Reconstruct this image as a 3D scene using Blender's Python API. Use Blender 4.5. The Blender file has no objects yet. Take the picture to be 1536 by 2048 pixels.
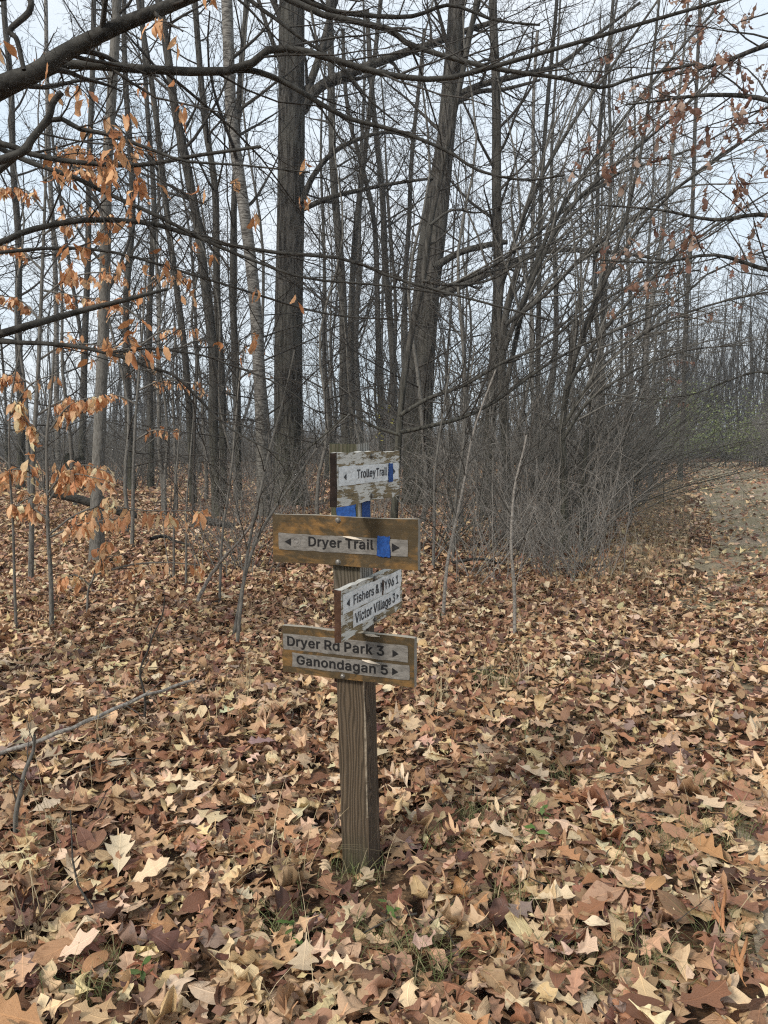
import bpy, math, json
import numpy as np
from mathutils import Matrix, Vector

# ------------------------------------------------------------------ camera, sky, sun, exposure
sc = bpy.context.scene
FPX, CAMH, PITCH = 1500.0, 1.28, math.radians(5.3)      # focal length in photo pixels, eye height, tilt down
cd = bpy.data.cameras.new('camera'); cam = bpy.data.objects.new('camera', cd)
sc.collection.objects.link(cam); sc.camera = cam
cd.sensor_fit = 'VERTICAL'; cd.sensor_height = 36.0; cd.lens = FPX / 2048 * 36.0
cd.clip_start = 0.05; cd.clip_end = 2000
cam.location = (0, 0, CAMH); cam.rotation_euler = (math.pi / 2 - PITCH, 0, 0)

SUN_EL, SUN_AZ = math.radians(38), math.radians(222)     # azimuth clockwise from +Y: behind and left of the camera
w = bpy.data.worlds.new('World'); sc.world = w; w.use_nodes = True
nt = w.node_tree; nt.nodes.clear()
def wn(t, **k):
    n = nt.nodes.new(t)
    for a, b in k.items(): setattr(n, a, b)
    return n
sky = wn('ShaderNodeTexSky', sky_type='NISHITA', sun_disc=False)
sky.sun_elevation = SUN_EL; sky.sun_rotation = SUN_AZ; sky.air_density = 1.0; sky.dust_density = 3.0
tcw = wn('ShaderNodeTexCoord'); mpw = wn('ShaderNodeMapping'); mpw.inputs['Scale'].default_value = (1, 1, 2.5)
nz = wn('ShaderNodeTexNoise'); nz.inputs['Scale'].default_value = 2.2; nz.inputs['Detail'].default_value = 5
rp = wn('ShaderNodeValToRGB'); rp.color_ramp.elements[0].position = .35; rp.color_ramp.elements[1].position = .65
rp.color_ramp.elements[0].color = (.75, .875, .98, 1); rp.color_ramp.elements[1].color = (.94, .985, 1.02, 1)
sclw = wn('ShaderNodeVectorMath', operation='SCALE'); sclw.inputs['Scale'].default_value = 5.2
mxw = wn('ShaderNodeMix', data_type='RGBA'); mxw.inputs['Factor'].default_value = .86
bg = wn('ShaderNodeBackground'); bg.inputs['Strength'].default_value = 0.1
ow = wn('ShaderNodeOutputWorld')
L = nt.links.new
L(tcw.outputs['Generated'], mpw.inputs['Vector']); L(mpw.outputs[0], nz.inputs['Vector']); L(nz.outputs[0], rp.inputs[0])
L(rp.outputs[0], sclw.inputs[0]); L(sky.outputs[0], mxw.inputs[6]); L(sclw.outputs[0], mxw.inputs[7])
L(mxw.outputs[2], bg.inputs['Color']); L(bg.outputs[0], ow.inputs[0])

sl = bpy.data.lights.new('sun', 'SUN'); sl.energy = 1.5; sl.angle = math.radians(10); sl.color = (1, .95, .88)
so = bpy.data.objects.new('sun', sl); sc.collection.objects.link(so)
sd = Vector((math.sin(SUN_AZ) * math.cos(SUN_EL), math.cos(SUN_AZ) * math.cos(SUN_EL), math.sin(SUN_EL)))
so.rotation_euler = sd.to_track_quat('Z', 'Y').to_euler(); so.location = sd * 30

sc.view_settings.view_transform = 'Standard'; sc.view_settings.look = 'None'
sc.view_settings.exposure = 1.12; sc.view_settings.gamma = 1.0; sc.view_settings.use_curve_mapping = False
sc.render.engine = 'CYCLES'
cy = sc.cycles; cy.max_bounces = 5; cy.diffuse_bounces = 3; cy.glossy_bounces = 2; cy.transmission_bounces = 2
cy.transparent_max_bounces = 4; cy.use_denoising = False; cy.sample_clamp_indirect = 2.0; cy.caustics_reflective = False; cy.caustics_refractive = False
sc.render.use_persistent_data = False
cy.filter_width = 1.2

# ------------------------------------------------------------------ helpers
COL = sc.collection
rng = np.random.default_rng(11)
FW = np.array([0, math.cos(PITCH), -math.sin(PITCH)]); UPV = np.array([0, math.sin(PITCH), math.cos(PITCH)])
def at(px, py, Y):
    """point at forward distance Y that the photograph shows at (px, py)"""
    d = FW + np.array([(px - 768) / FPX, 0, 0]) + UPV * (-(py - 1024) / FPX)
    return np.array([0, 0, CAMH]) + d * (Y / d[1])
def hgt(x, y):
    x = np.asarray(x, float); y = np.asarray(y, float)
    far = np.clip((np.hypot(x, y) - 3) / 15, 0, 1)
    return (.02 * np.sin(1.7 * x + .4) * np.sin(1.3 * y + 1) * np.clip(np.hypot(x + .1, y - 2.15) / 1.2, 0, 1)
            + far * (.10 * np.sin(.33 * x + 1.1) * np.sin(.27 * y) + .05 * np.sin(.9 * x - .4 * y)))
PU = np.array([.372, .928]); PN = np.array([.928, -.372]); PC = np.array([3.85, 5.0])   # trail direction, normal, a point on its middle
def trail_off(x, y): return (np.asarray(x) - PC[0]) * PN[0] + (np.asarray(y) - PC[1]) * PN[1]

def tag(o, label=None, cat=None, group=None, kind=None):
    for k, v in (('label', label), ('category', cat), ('group', group), ('kind', kind)):
        if v: o[k] = v
    return o
def make_mesh(name, V, F, smooth=True, col=None, uv=None):
    V = np.ascontiguousarray(V, dtype=np.float32)
    Fs = [np.asarray(f, dtype=np.int32) for f in (F if isinstance(F, list) else [F]) if len(f)]
    me = bpy.data.meshes.new(name)
    me.vertices.add(len(V)); me.vertices.foreach_set('co', V.ravel())
    tot = np.concatenate([np.full(len(f), f.shape[1], np.int32) for f in Fs])
    idx = np.concatenate([f.ravel() for f in Fs])
    me.loops.add(len(idx)); me.loops.foreach_set('vertex_index', idx)
    me.polygons.add(len(tot))
    me.polygons.foreach_set('loop_start', np.concatenate([[0], np.cumsum(tot)[:-1]]).astype(np.int32))
    me.polygons.foreach_set('use_smooth', np.full(len(tot), smooth))
    if col is not None:
        a = me.attributes.new('tint', 'FLOAT_COLOR', 'POINT')
        c = np.ones((len(V), 4), np.float32); c[:, :3] = col; a.data.foreach_set('color', c.ravel())
    if uv is not None:
        a = me.attributes.new('leafuv', 'FLOAT2', 'POINT'); a.data.foreach_set('vector', np.ascontiguousarray(uv, dtype=np.float32).ravel())
    me.update(calc_edges=True)
    return me
def add(name, me, mat=None, parent=None, loc=None):
    o = bpy.data.objects.new(name, me); COL.objects.link(o)
    if mat is not None and me is not None and not me.materials: me.materials.append(mat)
    if parent is not None: o.parent = parent
    if loc is not None: o.location = loc
    return o
def empty(name, loc, rz=0):
    o = bpy.data.objects.new(name, None); COL.objects.link(o); o.location = loc; o.rotation_euler.z = rz; o.empty_display_size = .1
    return o
def copy_tree(o, parent=None):
    c = o.copy(); COL.objects.link(c)
    if parent is not None: c.parent = parent
    for ch in o.children: copy_tree(ch, c)
    return c

# ---- materials
class Mat:
    def __init__(s, name, rough=.8, spec=.25):
        s.m = bpy.data.materials.new(name); s.m.use_nodes = True; s.t = s.m.node_tree
        s.b = s.t.nodes['Principled BSDF']; s.out = s.t.nodes['Material Output']
        s.b.inputs['Roughness'].default_value = rough; s.b.inputs['Specular IOR Level'].default_value = spec
        s.tc = s.n('ShaderNodeTexCoord')
    def n(s, typ, ins=None, **k):
        n = s.t.nodes.new(typ)
        for a, b in k.items(): setattr(n, a, b)
        for a, b in (ins or {}).items():
            if hasattr(b, 'is_output') or isinstance(b, bpy.types.NodeSocket): s.t.links.new(b, n.inputs[a])
            else: n.inputs[a].default_value = b
        return n
    def link(s, a, b): s.t.links.new(a, b)
    def mapped(s, scale, src='Object', loc=(0, 0, 0)):
        return s.n('ShaderNodeMapping', {'Vector': s.tc.outputs[src], 'Scale': scale, 'Location': loc}).outputs[0]
    def noise(s, vec, scale=5, detail=4, rough=.55, dist=0.):
        return s.n('ShaderNodeTexNoise', {'Vector': vec, 'Scale': scale, 'Detail': detail, 'Roughness': rough, 'Distortion': dist}).outputs[0]
    def ramp(s, fac, stops):
        r = s.n('ShaderNodeValToRGB', {0: fac}); e = r.color_ramp.elements
        while len(e) < len(stops): e.new(.5)
        for q, (p, c) in zip(e, stops):
            q.position = p; q.color = (*c, 1) if isinstance(c, tuple) else (c, c, c, 1)
        return r.outputs[0]
    def mix(s, f, a, b, mode='MIX'):
        n = s.n('ShaderNodeMix', data_type='RGBA', blend_type=mode)
        for i, v in ((0, f), (6, a), (7, b)):
            if isinstance(v, bpy.types.NodeSocket): s.link(v, n.inputs[i])
            else: n.inputs[i].default_value = v if not isinstance(v, tuple) or len(v) == 4 else (*v, 1)
        return n.outputs[2]
    def math(s, op, a, b=0., c=0.):
        return s.n('ShaderNodeMath', {0: a, 1: b, 2: c}, operation=op).outputs[0]
    def color(s, c): s.link(c, s.b.inputs['Base Color']) if isinstance(c, bpy.types.NodeSocket) else setattr(s.b.inputs['Base Color'], 'default_value', (*c, 1))
    def bump(s, h, strength=.5, dist=.01):
        s.link(s.n('ShaderNodeBump', {'Height': h, 'Strength': strength, 'Distance': dist}).outputs[0], s.b.inputs['Normal'])

def bark(name, c0, c1, furrow=(14, 14, 2.2), bump=.8, dist=.02, moss=0., blotch=(.5, .5, .5)):
    M = Mat(name, .9, .15)
    n1 = M.noise(M.mapped(furrow), 3.0, 5, .6, .6)
    f = M.ramp(n1, [(.40, 0.), (.58, 1.)])
    n2 = M.noise(M.mapped((1.3, 1.3, .8)), 2.0, 3)
    c = M.mix(f, c0, c1)
    c = M.mix(M.math('MULTIPLY', M.ramp(n2, [(.45, 0.), (.7, 1.)]), .55), c, blotch)
    if moss:
        z = M.n('ShaderNodeSeparateXYZ', {0: M.tc.outputs['Object']}).outputs[2]
        g = M.math('MULTIPLY', M.ramp(M.math('DIVIDE', z, 2.2), [(0., 1.), (1., 0.)]), M.ramp(n1, [(.4, .2), (.6, 1.)]))
        c = M.mix(M.math('MULTIPLY', g, moss), c, (.055, .07, .025))
    M.color(c); M.bump(n1, bump, dist)
    return M.m
M_OAK = bark('oak_bark', (.014, .012, .010), (.088, .080, .069), (6.5, 6.5, .7), 1.0, .05, .5, (.075, .072, .058))
M_GREY = bark('grey_bark', (.021, .019, .016), (.078, .071, .061), (12, 12, 1.6), .8, .015, .35, (.09, .087, .075))
M_BEECH = bark('beech_bark', (.022, .020, .017), (.055, .051, .044), (9, 9, 9), .6, .008, .0, (.085, .082, .072))
M_BIRCH = bark('birch_bark', (.05, .044, .038), (.24, .225, .20), (3, 3, 14), .4, .006, .3, (.10, .09, .078))
M_TWIG = bark('twig_bark', (.024, .021, .017), (.06, .053, .045), (30, 30, 30), .2, .002, .0, (.08, .072, .063))
M_PALE = bark('pale_twig_bark', (.13, .115, .098), (.29, .265, .232), (25, 25, 25), .2, .002, .0, (.2, .18, .16))
M_SAPL = bark('sapling_bark', (.075, .069, .059), (.16, .149, .13), (25, 25, 6), .2, .003, .0, (.175, .166, .148))
M_DEAD = bark('dead_bark', (.012, .011, .010), (.05, .045, .038), (10, 10, 10), .6, .01, .0, (.06, .055, .045))

def leaf_mat(name, trans=.25, veins=.45, rough=.55):
    M = Mat(name, rough, .3)
    tint = M.n('ShaderNodeAttribute', attribute_name='tint').outputs['Color']
    oc = M.n('ShaderNodeObjectInfo').outputs['Color']
    c = M.mix(1.0, tint, oc, 'MULTIPLY')
    uv = M.n('ShaderNodeAttribute', attribute_name='leafuv').outputs['Vector']
    s = M.n('ShaderNodeSeparateXYZ', {0: uv}); u = M.math('ABSOLUTE', s.outputs[0]); v = s.outputs[1]
    ph = M.math('SUBTRACT', M.math('MULTIPLY', v, 11.), M.math('MULTIPLY', u, 13.))
    lat = M.math('ABSOLUTE', M.math('SUBTRACT', M.math('FRACT', ph), .5))
    latm = M.ramp(lat, [(.0, 1.), (.14, 0.)])
    mid = M.ramp(u, [(.006, 1.), (.022, 0.)])
    vein = M.math('MAXIMUM', mid, M.math('MULTIPLY', latm, .55))
    vn = M.math('MULTIPLY', vein, veins)
    sp = M.noise(M.n('ShaderNodeTexCoord').outputs['Object'], 60, 3, .6)
    c = M.mix(M.ramp(sp, [(.52, 0.), (.72, .55)]), c, M.mix(1.0, c, (.42, .34, .30), 'MULTIPLY'))
    c = M.mix(vn, c, M.mix(1.0, c, (1.5, 1.45, 1.35), 'MULTIPLY'))
    M.color(c); M.bump(M.math('ADD', vein, M.math('MULTIPLY', sp, .6)), .35, .004)
    tr = M.n('ShaderNodeBsdfTranslucent', {'Color': c})
    mx = M.n('ShaderNodeMixShader', {0: trans, 1: M.b.outputs[0], 2: tr.outputs[0]})
    M.link(mx.outputs[0], M.out.inputs[0])
    return M.m
M_LITTER = leaf_mat('fallen_leaf', .12)
M_HANG = leaf_mat('hanging_leaf', .32, .6)

# ---- tubes: batches of polylines of equal length swept to tapered tubes
class Tubes:
    def __init__(s): s.V = []; s.F = []; s.n = 0
    def put(s, P, R, k=3):
        P = np.asarray(P, float); R = np.asarray(R, float)
        if P.ndim == 2: P = P[None]; R = R[None]
        M, n, _ = P.shape
        if M == 0: return
        T = np.gradient(P, axis=1); T /= np.linalg.norm(T, axis=2, keepdims=True) + 1e-12
        av = T.mean(axis=1); ax = np.eye(3)[np.argmin(np.abs(av), axis=1)]
        U = np.cross(T, ax[:, None, :]); U /= np.linalg.norm(U, axis=2, keepdims=True) + 1e-12
        W = np.cross(T, U)
        a = np.arange(k) / k * 2 * math.pi
        V = P[:, :, None, :] + R[:, :, None, None] * (U[:, :, None, :] * np.cos(a)[:, None] + W[:, :, None, :] * np.sin(a)[:, None])
        i = np.arange(M)[:, None, None] * (n * k) + np.arange(n - 1)[None, :, None] * k
        j = np.arange(k)[None, None, :]; j2 = (j + 1) % k
        F = np.stack([i + j, i + j2, i + k + j2, i + k + j], axis=-1).reshape(-1, 4) + s.n
        s.V.append(V.reshape(-1, 3)); s.F.append(F); s.n += M * n * k
    def mesh(s, name, origin=(0, 0, 0)):
        return make_mesh(name, np.concatenate(s.V) - np.asarray(origin, float), np.concatenate(s.F))

def spline(pts, n):
    """Catmull-Rom through pts (any width of row), n samples"""
    p = np.asarray(pts, float); p = np.vstack([2 * p[0] - p[1], p, 2 * p[-1] - p[-2]])
    m = len(p) - 3; t = np.linspace(0, m - 1e-9, n); i = t.astype(int); f = (t - i)[:, None]
    a, b, c, d = p[i], p[i + 1], p[i + 2], p[i + 3]
    return .5 * (2 * b + (c - a) * f + (2 * a - 5 * b + 4 * c - d) * f ** 2 + (3 * b - a - 3 * c + d) * f ** 3)
def nrm(a): return a / (np.linalg.norm(a, axis=-1, keepdims=True) + 1e-12)
def plen(P): return np.linalg.norm(np.diff(P, axis=1), axis=2).sum(axis=1)
def walk(P0, D, Ln, n, wob, trop):
    P = np.empty((len(P0), n + 1, 3)); P[:, 0] = P0; d = nrm(D); st = (Ln / n)[:, None]
    for k in range(n):
        d = nrm(d + rng.normal(0, wob, d.shape) + trop); P[:, k + 1] = P[:, k] + d * st
    return P
def spawn(P, R, cnt, t0=.2, t1=1., a0=30, a1=60, Lf=.5, n=4, wob=.15, trop=(0, 0, .03), rr=.6, rmin=.002, Lmax=9., flat=0., bias=None):
    """children of a batch of branches: cnt each"""
    M, m, _ = P.shape
    pi = np.repeat(np.arange(M), cnt); K = len(pi)
    if K == 0: return np.zeros((0, n + 1, 3)), np.zeros((0, n + 1))
    t = t0 + (t1 - t0) * (np.tile(np.arange(cnt), M) + rng.random(K)) / cnt
    f = t * (m - 1); i = np.minimum(f.astype(int), m - 2); f = (f - i)
    A, B = P[pi, i], P[pi, i + 1]; P0 = A + (B - A) * f[:, None]; T = nrm(B - A)
    r = R[pi, i] + (R[pi, i + 1] - R[pi, i]) * f
    rv = nrm(rng.normal(0, 1, (K, 3)))
    if flat: rv[:, 2] *= (1 - flat)
    if bias is not None: rv = rv + np.asarray(bias)
    pr = nrm(rv - (rv * T).sum(1, keepdims=True) * T)
    a = np.radians(rng.uniform(a0, a1, K))[:, None]
    D = T * np.cos(a) + pr * np.sin(a)
    Ln = np.minimum(Lf * plen(P)[pi] * rng.uniform(.5, 1.15, K) * (1.15 - .65 * t), Lmax)
    r0 = np.maximum(np.minimum(r * rr, r * .95) * rng.uniform(.7, 1.1, K), rmin)
    C = walk(P0, D, Ln, n, wob, np.asarray(trop))
    RR = r0[:, None] * np.linspace(1, .3, n + 1)[None]
    return C, np.maximum(RR, rmin * .5)

# ------------------------------------------------------------------ ground and trail
def ground_material():
    M = Mat('forest_soil', .95, .1)
    P = M.tc.outputs['Object']
    vo = M.n('ShaderNodeTexVoronoi', {'Vector': P, 'Scale': 13.})
    n1 = M.noise(P, 1.2, 4); n2 = M.noise(P, 30, 4)
    cell = M.n('ShaderNodeSeparateColor', {0: vo.outputs['Color']})
    lc = M.ramp(cell.outputs[0], [(0., (.06, .028, .016)), (.35, (.15, .07, .035)), (.7, (.27, .15, .075)), (1., (.42, .28, .16))])
    n3 = M.noise(P, 140, 4, .7)
    c = M.mix(M.ramp(n2, [(.38, .92), (.66, .25)]), lc, (.045, .030, .019))
    c = M.mix(M.ramp(n3, [(.35, .7), (.62, 0.)]), c, (.018, .012, .008))
    M.color(c); M.bump(n2, .8, .02)
    return M.m
def trail_material():
    M = Mat('trail_earth', .95, .1)
    P = M.tc.outputs['Object']
    n1 = M.noise(P, .9, 4); n2 = M.noise(P, 24, 5, .65)
    c = M.mix(M.ramp(n1, [(.38, 0.), (.62, 1.)]), (.36, .29, .21), (.25, .215, .135))
    c = M.mix(M.ramp(n2, [(.35, .7), (.6, 0.)]), c, (.06, .048, .03))
    M.color(c); M.bump(n2, .8, .02)
    return M.m
M_SOIL, M_TRAIL = ground_material(), trail_material()
def axis(lo, hi, near, a, b):
    """grid lines: fine between a and b, coarse out to lo and hi"""
    return np.unique(np.concatenate([np.linspace(lo, a, 14), np.arange(a, b, near), np.linspace(b, hi, 14)]))
gx, gy = axis(-900, 900, .35, -26, 30), axis(-60, 1500, .35, -2, 50)
X, Y = np.meshgrid(gx, gy, indexing='ij')
V = np.stack([X, Y, hgt(X, Y)], -1).reshape(-1, 3); nxg, nyg = X.shape
i = (np.arange(nxg - 1)[:, None] * nyg + np.arange(nyg - 1)[None]).ravel()
ground = tag(add('ground', make_mesh('ground', V, np.stack([i, i + nyg, i + nyg + 1, i + 1], -1)), M_SOIL), kind='structure')
s_ = np.arange(-9, 46, .25); o_ = np.linspace(-1, 1, 11)
S, O = np.meshgrid(s_, o_, indexing='ij')
Wd = 1.65 + .18 * np.sin(S * .9) + .12 * np.sin(S * 2.3 + 1) + np.where(O < 0, .1 * np.sin(S * 3.1), .1 * np.cos(S * 2.7))
X = PC[0] + S * PU[0] + O * Wd * PN[0] + .0; Y = PC[1] + S * PU[1] + O * Wd * PN[1]
V = np.stack([X, Y, hgt(X, Y) + .014 - .02 * np.abs(O) ** 6], -1).reshape(-1, 3); nxg, nyg = X.shape
i = (np.arange(nxg - 1)[:, None] * nyg + np.arange(nyg - 1)[None]).ravel()
trail = tag(add('trail_path', make_mesh('trail_path', V, np.stack([i, i + 1, i + nyg + 1, i + nyg], -1)), M_TRAIL), kind='structure')

# ------------------------------------------------------------------ the sign post
def wood_post():
    M = Mat('weathered_post_wood', .85, .2)
    s = M.n('ShaderNodeSeparateXYZ', {0: M.tc.outputs['Object']}); x, y, z = s.outputs
    nv = M.noise(M.mapped((6, 6, .9)), 2.0, 3)
    ph = M.math('ADD', M.math('MULTIPLY', M.math('SUBTRACT', x, M.math('MULTIPLY', y, .8)), 85.), M.math('MULTIPLY', nv, 7.))
    for (ky, kz, sy, sz) in ((.006, .665, .014, .040), (-.004, .43, .016, .05), (.012, .83, .012, .03), (-.01, .22, .012, .03)):   # knots on the right-hand face
        dy = M.math('DIVIDE', M.math('SUBTRACT', y, ky), sy); dz = M.math('DIVIDE', M.math('SUBTRACT', z, kz), sz)
        d2 = M.math('ADD', M.math('MULTIPLY', dy, dy), M.math('MULTIPLY', dz, dz))
        side = M.math('GREATER_THAN', x, .0425)
        ph = M.math('ADD', ph, M.math('MULTIPLY', M.math('MULTIPLY', M.math('POWER', 2.718, M.math('MULTIPLY', d2, -.6)), 2.6), side))
    g = M.math('ABSOLUTE', M.math('SUBTRACT', M.math('FRACT', ph), .5))
    gr = M.ramp(g, [(.0, 0.), (.16, .35), (.34, 1.)])
    fib = M.noise(M.mapped((90, 90, 2.5)), 2.0, 4, .6)
    big = M.noise(M.mapped((5, 5, 1.6)), 1.5, 3)
    c = M.mix(gr, (.032, .021, .0135), (.125, .088, .057))
    c = M.mix(M.ramp(fib, [(.35, .6), (.65, 0.)]), c, (.06, .045, .032))
    c = M.mix(M.ramp(big, [(.45, 0.), (.7, .5)]), c, (.05, .037, .028))
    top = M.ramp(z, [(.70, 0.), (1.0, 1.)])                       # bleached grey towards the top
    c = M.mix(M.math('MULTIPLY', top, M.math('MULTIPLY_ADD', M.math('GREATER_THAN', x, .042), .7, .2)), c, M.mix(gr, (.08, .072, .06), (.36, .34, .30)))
    lf = M.ramp(M.math('ADD', M.math('DIVIDE', M.math('ADD', y, .0445), -.03), 1.), [(0., 0.), (1., 1.)])
    mz = M.math('MAXIMUM', M.ramp(z, [(.0, 1.), (.16, 0.)]), M.ramp(z, [(.85, .15), (1.18, 1.)]))
    al = M.math('MULTIPLY', M.math('MULTIPLY', mz, M.math('LESS_THAN', x, .042)), M.ramp(fib, [(.3, .35), (.6, .95)]))
    al2 = M.math('MULTIPLY', M.ramp(x, [(-.0445, 1.), (-.036, 0.)]), .0)
    c = M.mix(M.math('MULTIPLY', al, .85), c, (.038, .044, .021))
    M.color(c); M.bump(M.math('ADD', M.math('MULTIPLY', gr, .6), M.math('MULTIPLY', fib, .6)), .7, .004)
    return M.m
def plain(name, c, rough=.7, spec=.3, var=.25, scale=40., c2=None):
    M = Mat(name, rough, spec)
    n = M.noise(M.tc.outputs['Object'], scale, 4, .6)
    c2 = c2 or tuple(v * .55 for v in c)
    M.color(M.mix(M.ramp(n, [(.5 - var, 0.), (.5 + var, 1.)]), c2, c)); M.bump(n, .3, .001)
    return M.m
def stained_board():
    M = Mat('yellow_stained_board', .7, .25)
    g = M.noise(M.mapped((4, 40, 90)), 1.2, 4, .6)
    n = M.noise(M.mapped((5, 20, 9)), 1.6, 5, .65, .4); n2 = M.noise(M.mapped((22, 22, 30)), 2., 4)
    c = M.mix(M.ramp(g, [(.3, 0.), (.7, 1.)]), (.15, .078, .022), (.27, .140, .040))
    c = M.mix(M.ramp(n, [(.33, 0.), (.49, .93)]), c, M.mix(n2, (.022, .017, .010), (.068, .050, .024)))
    c = M.mix(M.ramp(n2, [(.58, 0.), (.75, .5)]), c, (.12, .07, .03))
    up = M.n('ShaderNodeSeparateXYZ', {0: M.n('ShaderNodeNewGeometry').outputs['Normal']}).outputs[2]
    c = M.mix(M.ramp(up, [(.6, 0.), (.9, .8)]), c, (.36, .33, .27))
    M.color(c); M.bump(M.math('ADD', g, n2), .4, .002)
    return M.m
def flaking_board():
    M = Mat('flaking_white_board', .85, .2)
    g = M.noise(M.mapped((8, 60, 110)), 1.4, 5, .65)
    n = M.noise(M.mapped((11, 30, 85)), 1.6, 6, .72, .4); n2 = M.noise(M.mapped((7, 7, 14)), 1.5, 3)
    c = M.mix(M.ramp(g, [(.35, 0.), (.65, 1.)]), (.12, .09, .05), (.28, .215, .125))
    fl = M.math('GREATER_THAN', M.math('ADD', n, M.math('MULTIPLY', M.math('SUBTRACT', n2, .5), .7)), .485)
    c = M.mix(fl, c, M.mix(g, (.40, .38, .33), (.64, .62, .57)))
    c = M.mix(M.ramp(n, [(.25, .8), (.38, 0.)]), c, (.05, .04, .03))
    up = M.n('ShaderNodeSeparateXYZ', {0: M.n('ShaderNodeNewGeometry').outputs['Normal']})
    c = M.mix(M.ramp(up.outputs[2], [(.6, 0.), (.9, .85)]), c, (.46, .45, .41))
    M.color(c); M.bump(M.math('ADD', M.math('MULTIPLY', g, .7), M.math('MULTIPLY', fl, .5)), .7, .003)
    return M.m
def strip_mat(name, lo, hi, thr):
    M = Mat(name, .6, .3)
    n = M.noise(M.mapped((20, 20, 60)), 1.5, 5, .65, .4); f = M.noise(M.mapped((60, 60, 300)), 1.5, 3); n3 = M.noise(M.mapped((9, 9, 9)), 1.5, 4)
    c = M.mix(M.ramp(n, [(thr, 0.), (thr + .25, 1.)]), lo, hi)
    c = M.mix(M.ramp(f, [(.3, .4), (.5, 0.)]), c, tuple(v * .6 for v in lo))
    c = M.mix(M.ramp(n3, [(.55, 0.), (.75, .5)]), c, tuple(v * .62 for v in lo))
    M.color(c); M.bump(n, .4, .002)
    return M.m
def ink(name, c, thr, under):
    M = Mat(name, .7, .2)
    n = M.noise(M.mapped((16, 16, 40)), 1.6, 5, .7); f = M.noise(M.mapped((150, 150, 400)), 1.2, 3)
    M.color(M.mix(M.ramp(M.math('ADD', M.math('MULTIPLY', n, .8), M.math('MULTIPLY', f, .2)), [(thr, 0.), (thr + .14, .8)]), c, under))
    return M.m
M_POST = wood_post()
M_ARRIS = plain('pale_split_wood', (.44, .36, .26), .85, .2, .2, 60., (.10, .075, .05))
M_STAIN, M_FLAKE = stained_board(), flaking_board()
M_END = plain('dark_end_grain', (.030, .020, .016), .9, .1, .2, 60., (.010, .008, .007))
M_ENDB = plain('brown_end_grain', (.085, .045, .028), .9, .1, .2, 60., (.035, .018, .012))
M_EDGE = plain('grey_board_edge', (.30, .27, .23), .9, .15, .25, 50.)
M_STRIPG = strip_mat('grey_label_strip', (.092, .083, .072), (.185, .17, .15), .32)
M_STRIPW = strip_mat('white_label_strip', (.46, .46, .45), (.70, .70, .69), .30)
M_INK = ink('black_ink', (.012, .011, .011), .66, (.20, .19, .17))
M_INKF = ink('faded_ink', (.045, .045, .05), .53, (.36, .36, .36))
M_BLUE = plain('blue_paint', (.014, .068, .25), .65, .25, .12, 120., (.008, .038, .15))
M_BOLT = plain('steel_bolt', (.26, .25, .23), .5, .5, .25, 90., (.10, .08, .06))
M_BOLT.node_tree.nodes['Principled BSDF'].inputs['Metallic'].default_value = .6
M_PEEL = plain('peeled_film', (.62, .52, .40), .6, .3)

BETA = math.radians(22)
NL = np.array([-math.sin(BETA), -math.cos(BETA), 0]); NR = np.array([math.cos(BETA), -math.sin(BETA), 0])   # outward normals of the two visible faces
PX, PY = -.0985, 2.165
def post_x(z): return PX + (1.24 - z) / 1.24 * .031
post_root = tag(empty('sign_post', (post_x(0), PY, 0)), 'weathered square wooden trail post carrying four painted direction boards', 'sign post')
ZROT = -BETA                                                    # local -Y is the left face's normal
def rough_box(sx, sy, sz, nx, ny, nz, jit, seed):
    """box from -s/2 to s/2 with subdivided faces and slightly uneven edges; returns V, F, and a side code per face (0 -y, 1 +x, 2 +y, 3 -x, 4 top, 5 bottom)"""
    r = np.random.default_rng(seed); idx = {}; V = []; F = []; K = []
    def vert(a, b, c):
        if (a, b, c) not in idx:
            idx[(a, b, c)] = len(V)
            p = np.array([(a / nx - .5) * sx, (b / ny - .5) * sy, (c / nz - .5) * sz]) + r.normal(0, jit, 3)
            V.append(p)
        return idx[(a, b, c)]
    for a in range(nx):
        for c in range(nz):
            F.append([vert(a, 0, c), vert(a + 1, 0, c), vert(a + 1, 0, c + 1), vert(a, 0, c + 1)]); K.append(0)
            F.append([vert(a + 1, ny, c), vert(a, ny, c), vert(a, ny, c + 1), vert(a + 1, ny, c + 1)]); K.append(2)
    for b in range(ny):
        for c in range(nz):
            F.append([vert(nx, b, c), vert(nx, b + 1, c), vert(nx, b + 1, c + 1), vert(nx, b, c + 1)]); K.append(1)
            F.append([vert(0, b + 1, c), vert(0, b, c), vert(0, b, c + 1), vert(0, b + 1, c + 1)]); K.append(3)
    for a in range(nx):
        for b in range(ny):
            F.append([vert(a, b, nz), vert(a + 1, b, nz), vert(a + 1, b + 1, nz), vert(a, b + 1, nz)]); K.append(4)
            F.append([vert(a, b + 1, 0), vert(a + 1, b + 1, 0), vert(a + 1, b, 0), vert(a, b, 0)]); K.append(5)
    return np.array(V), np.array(F), np.array(K)
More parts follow.
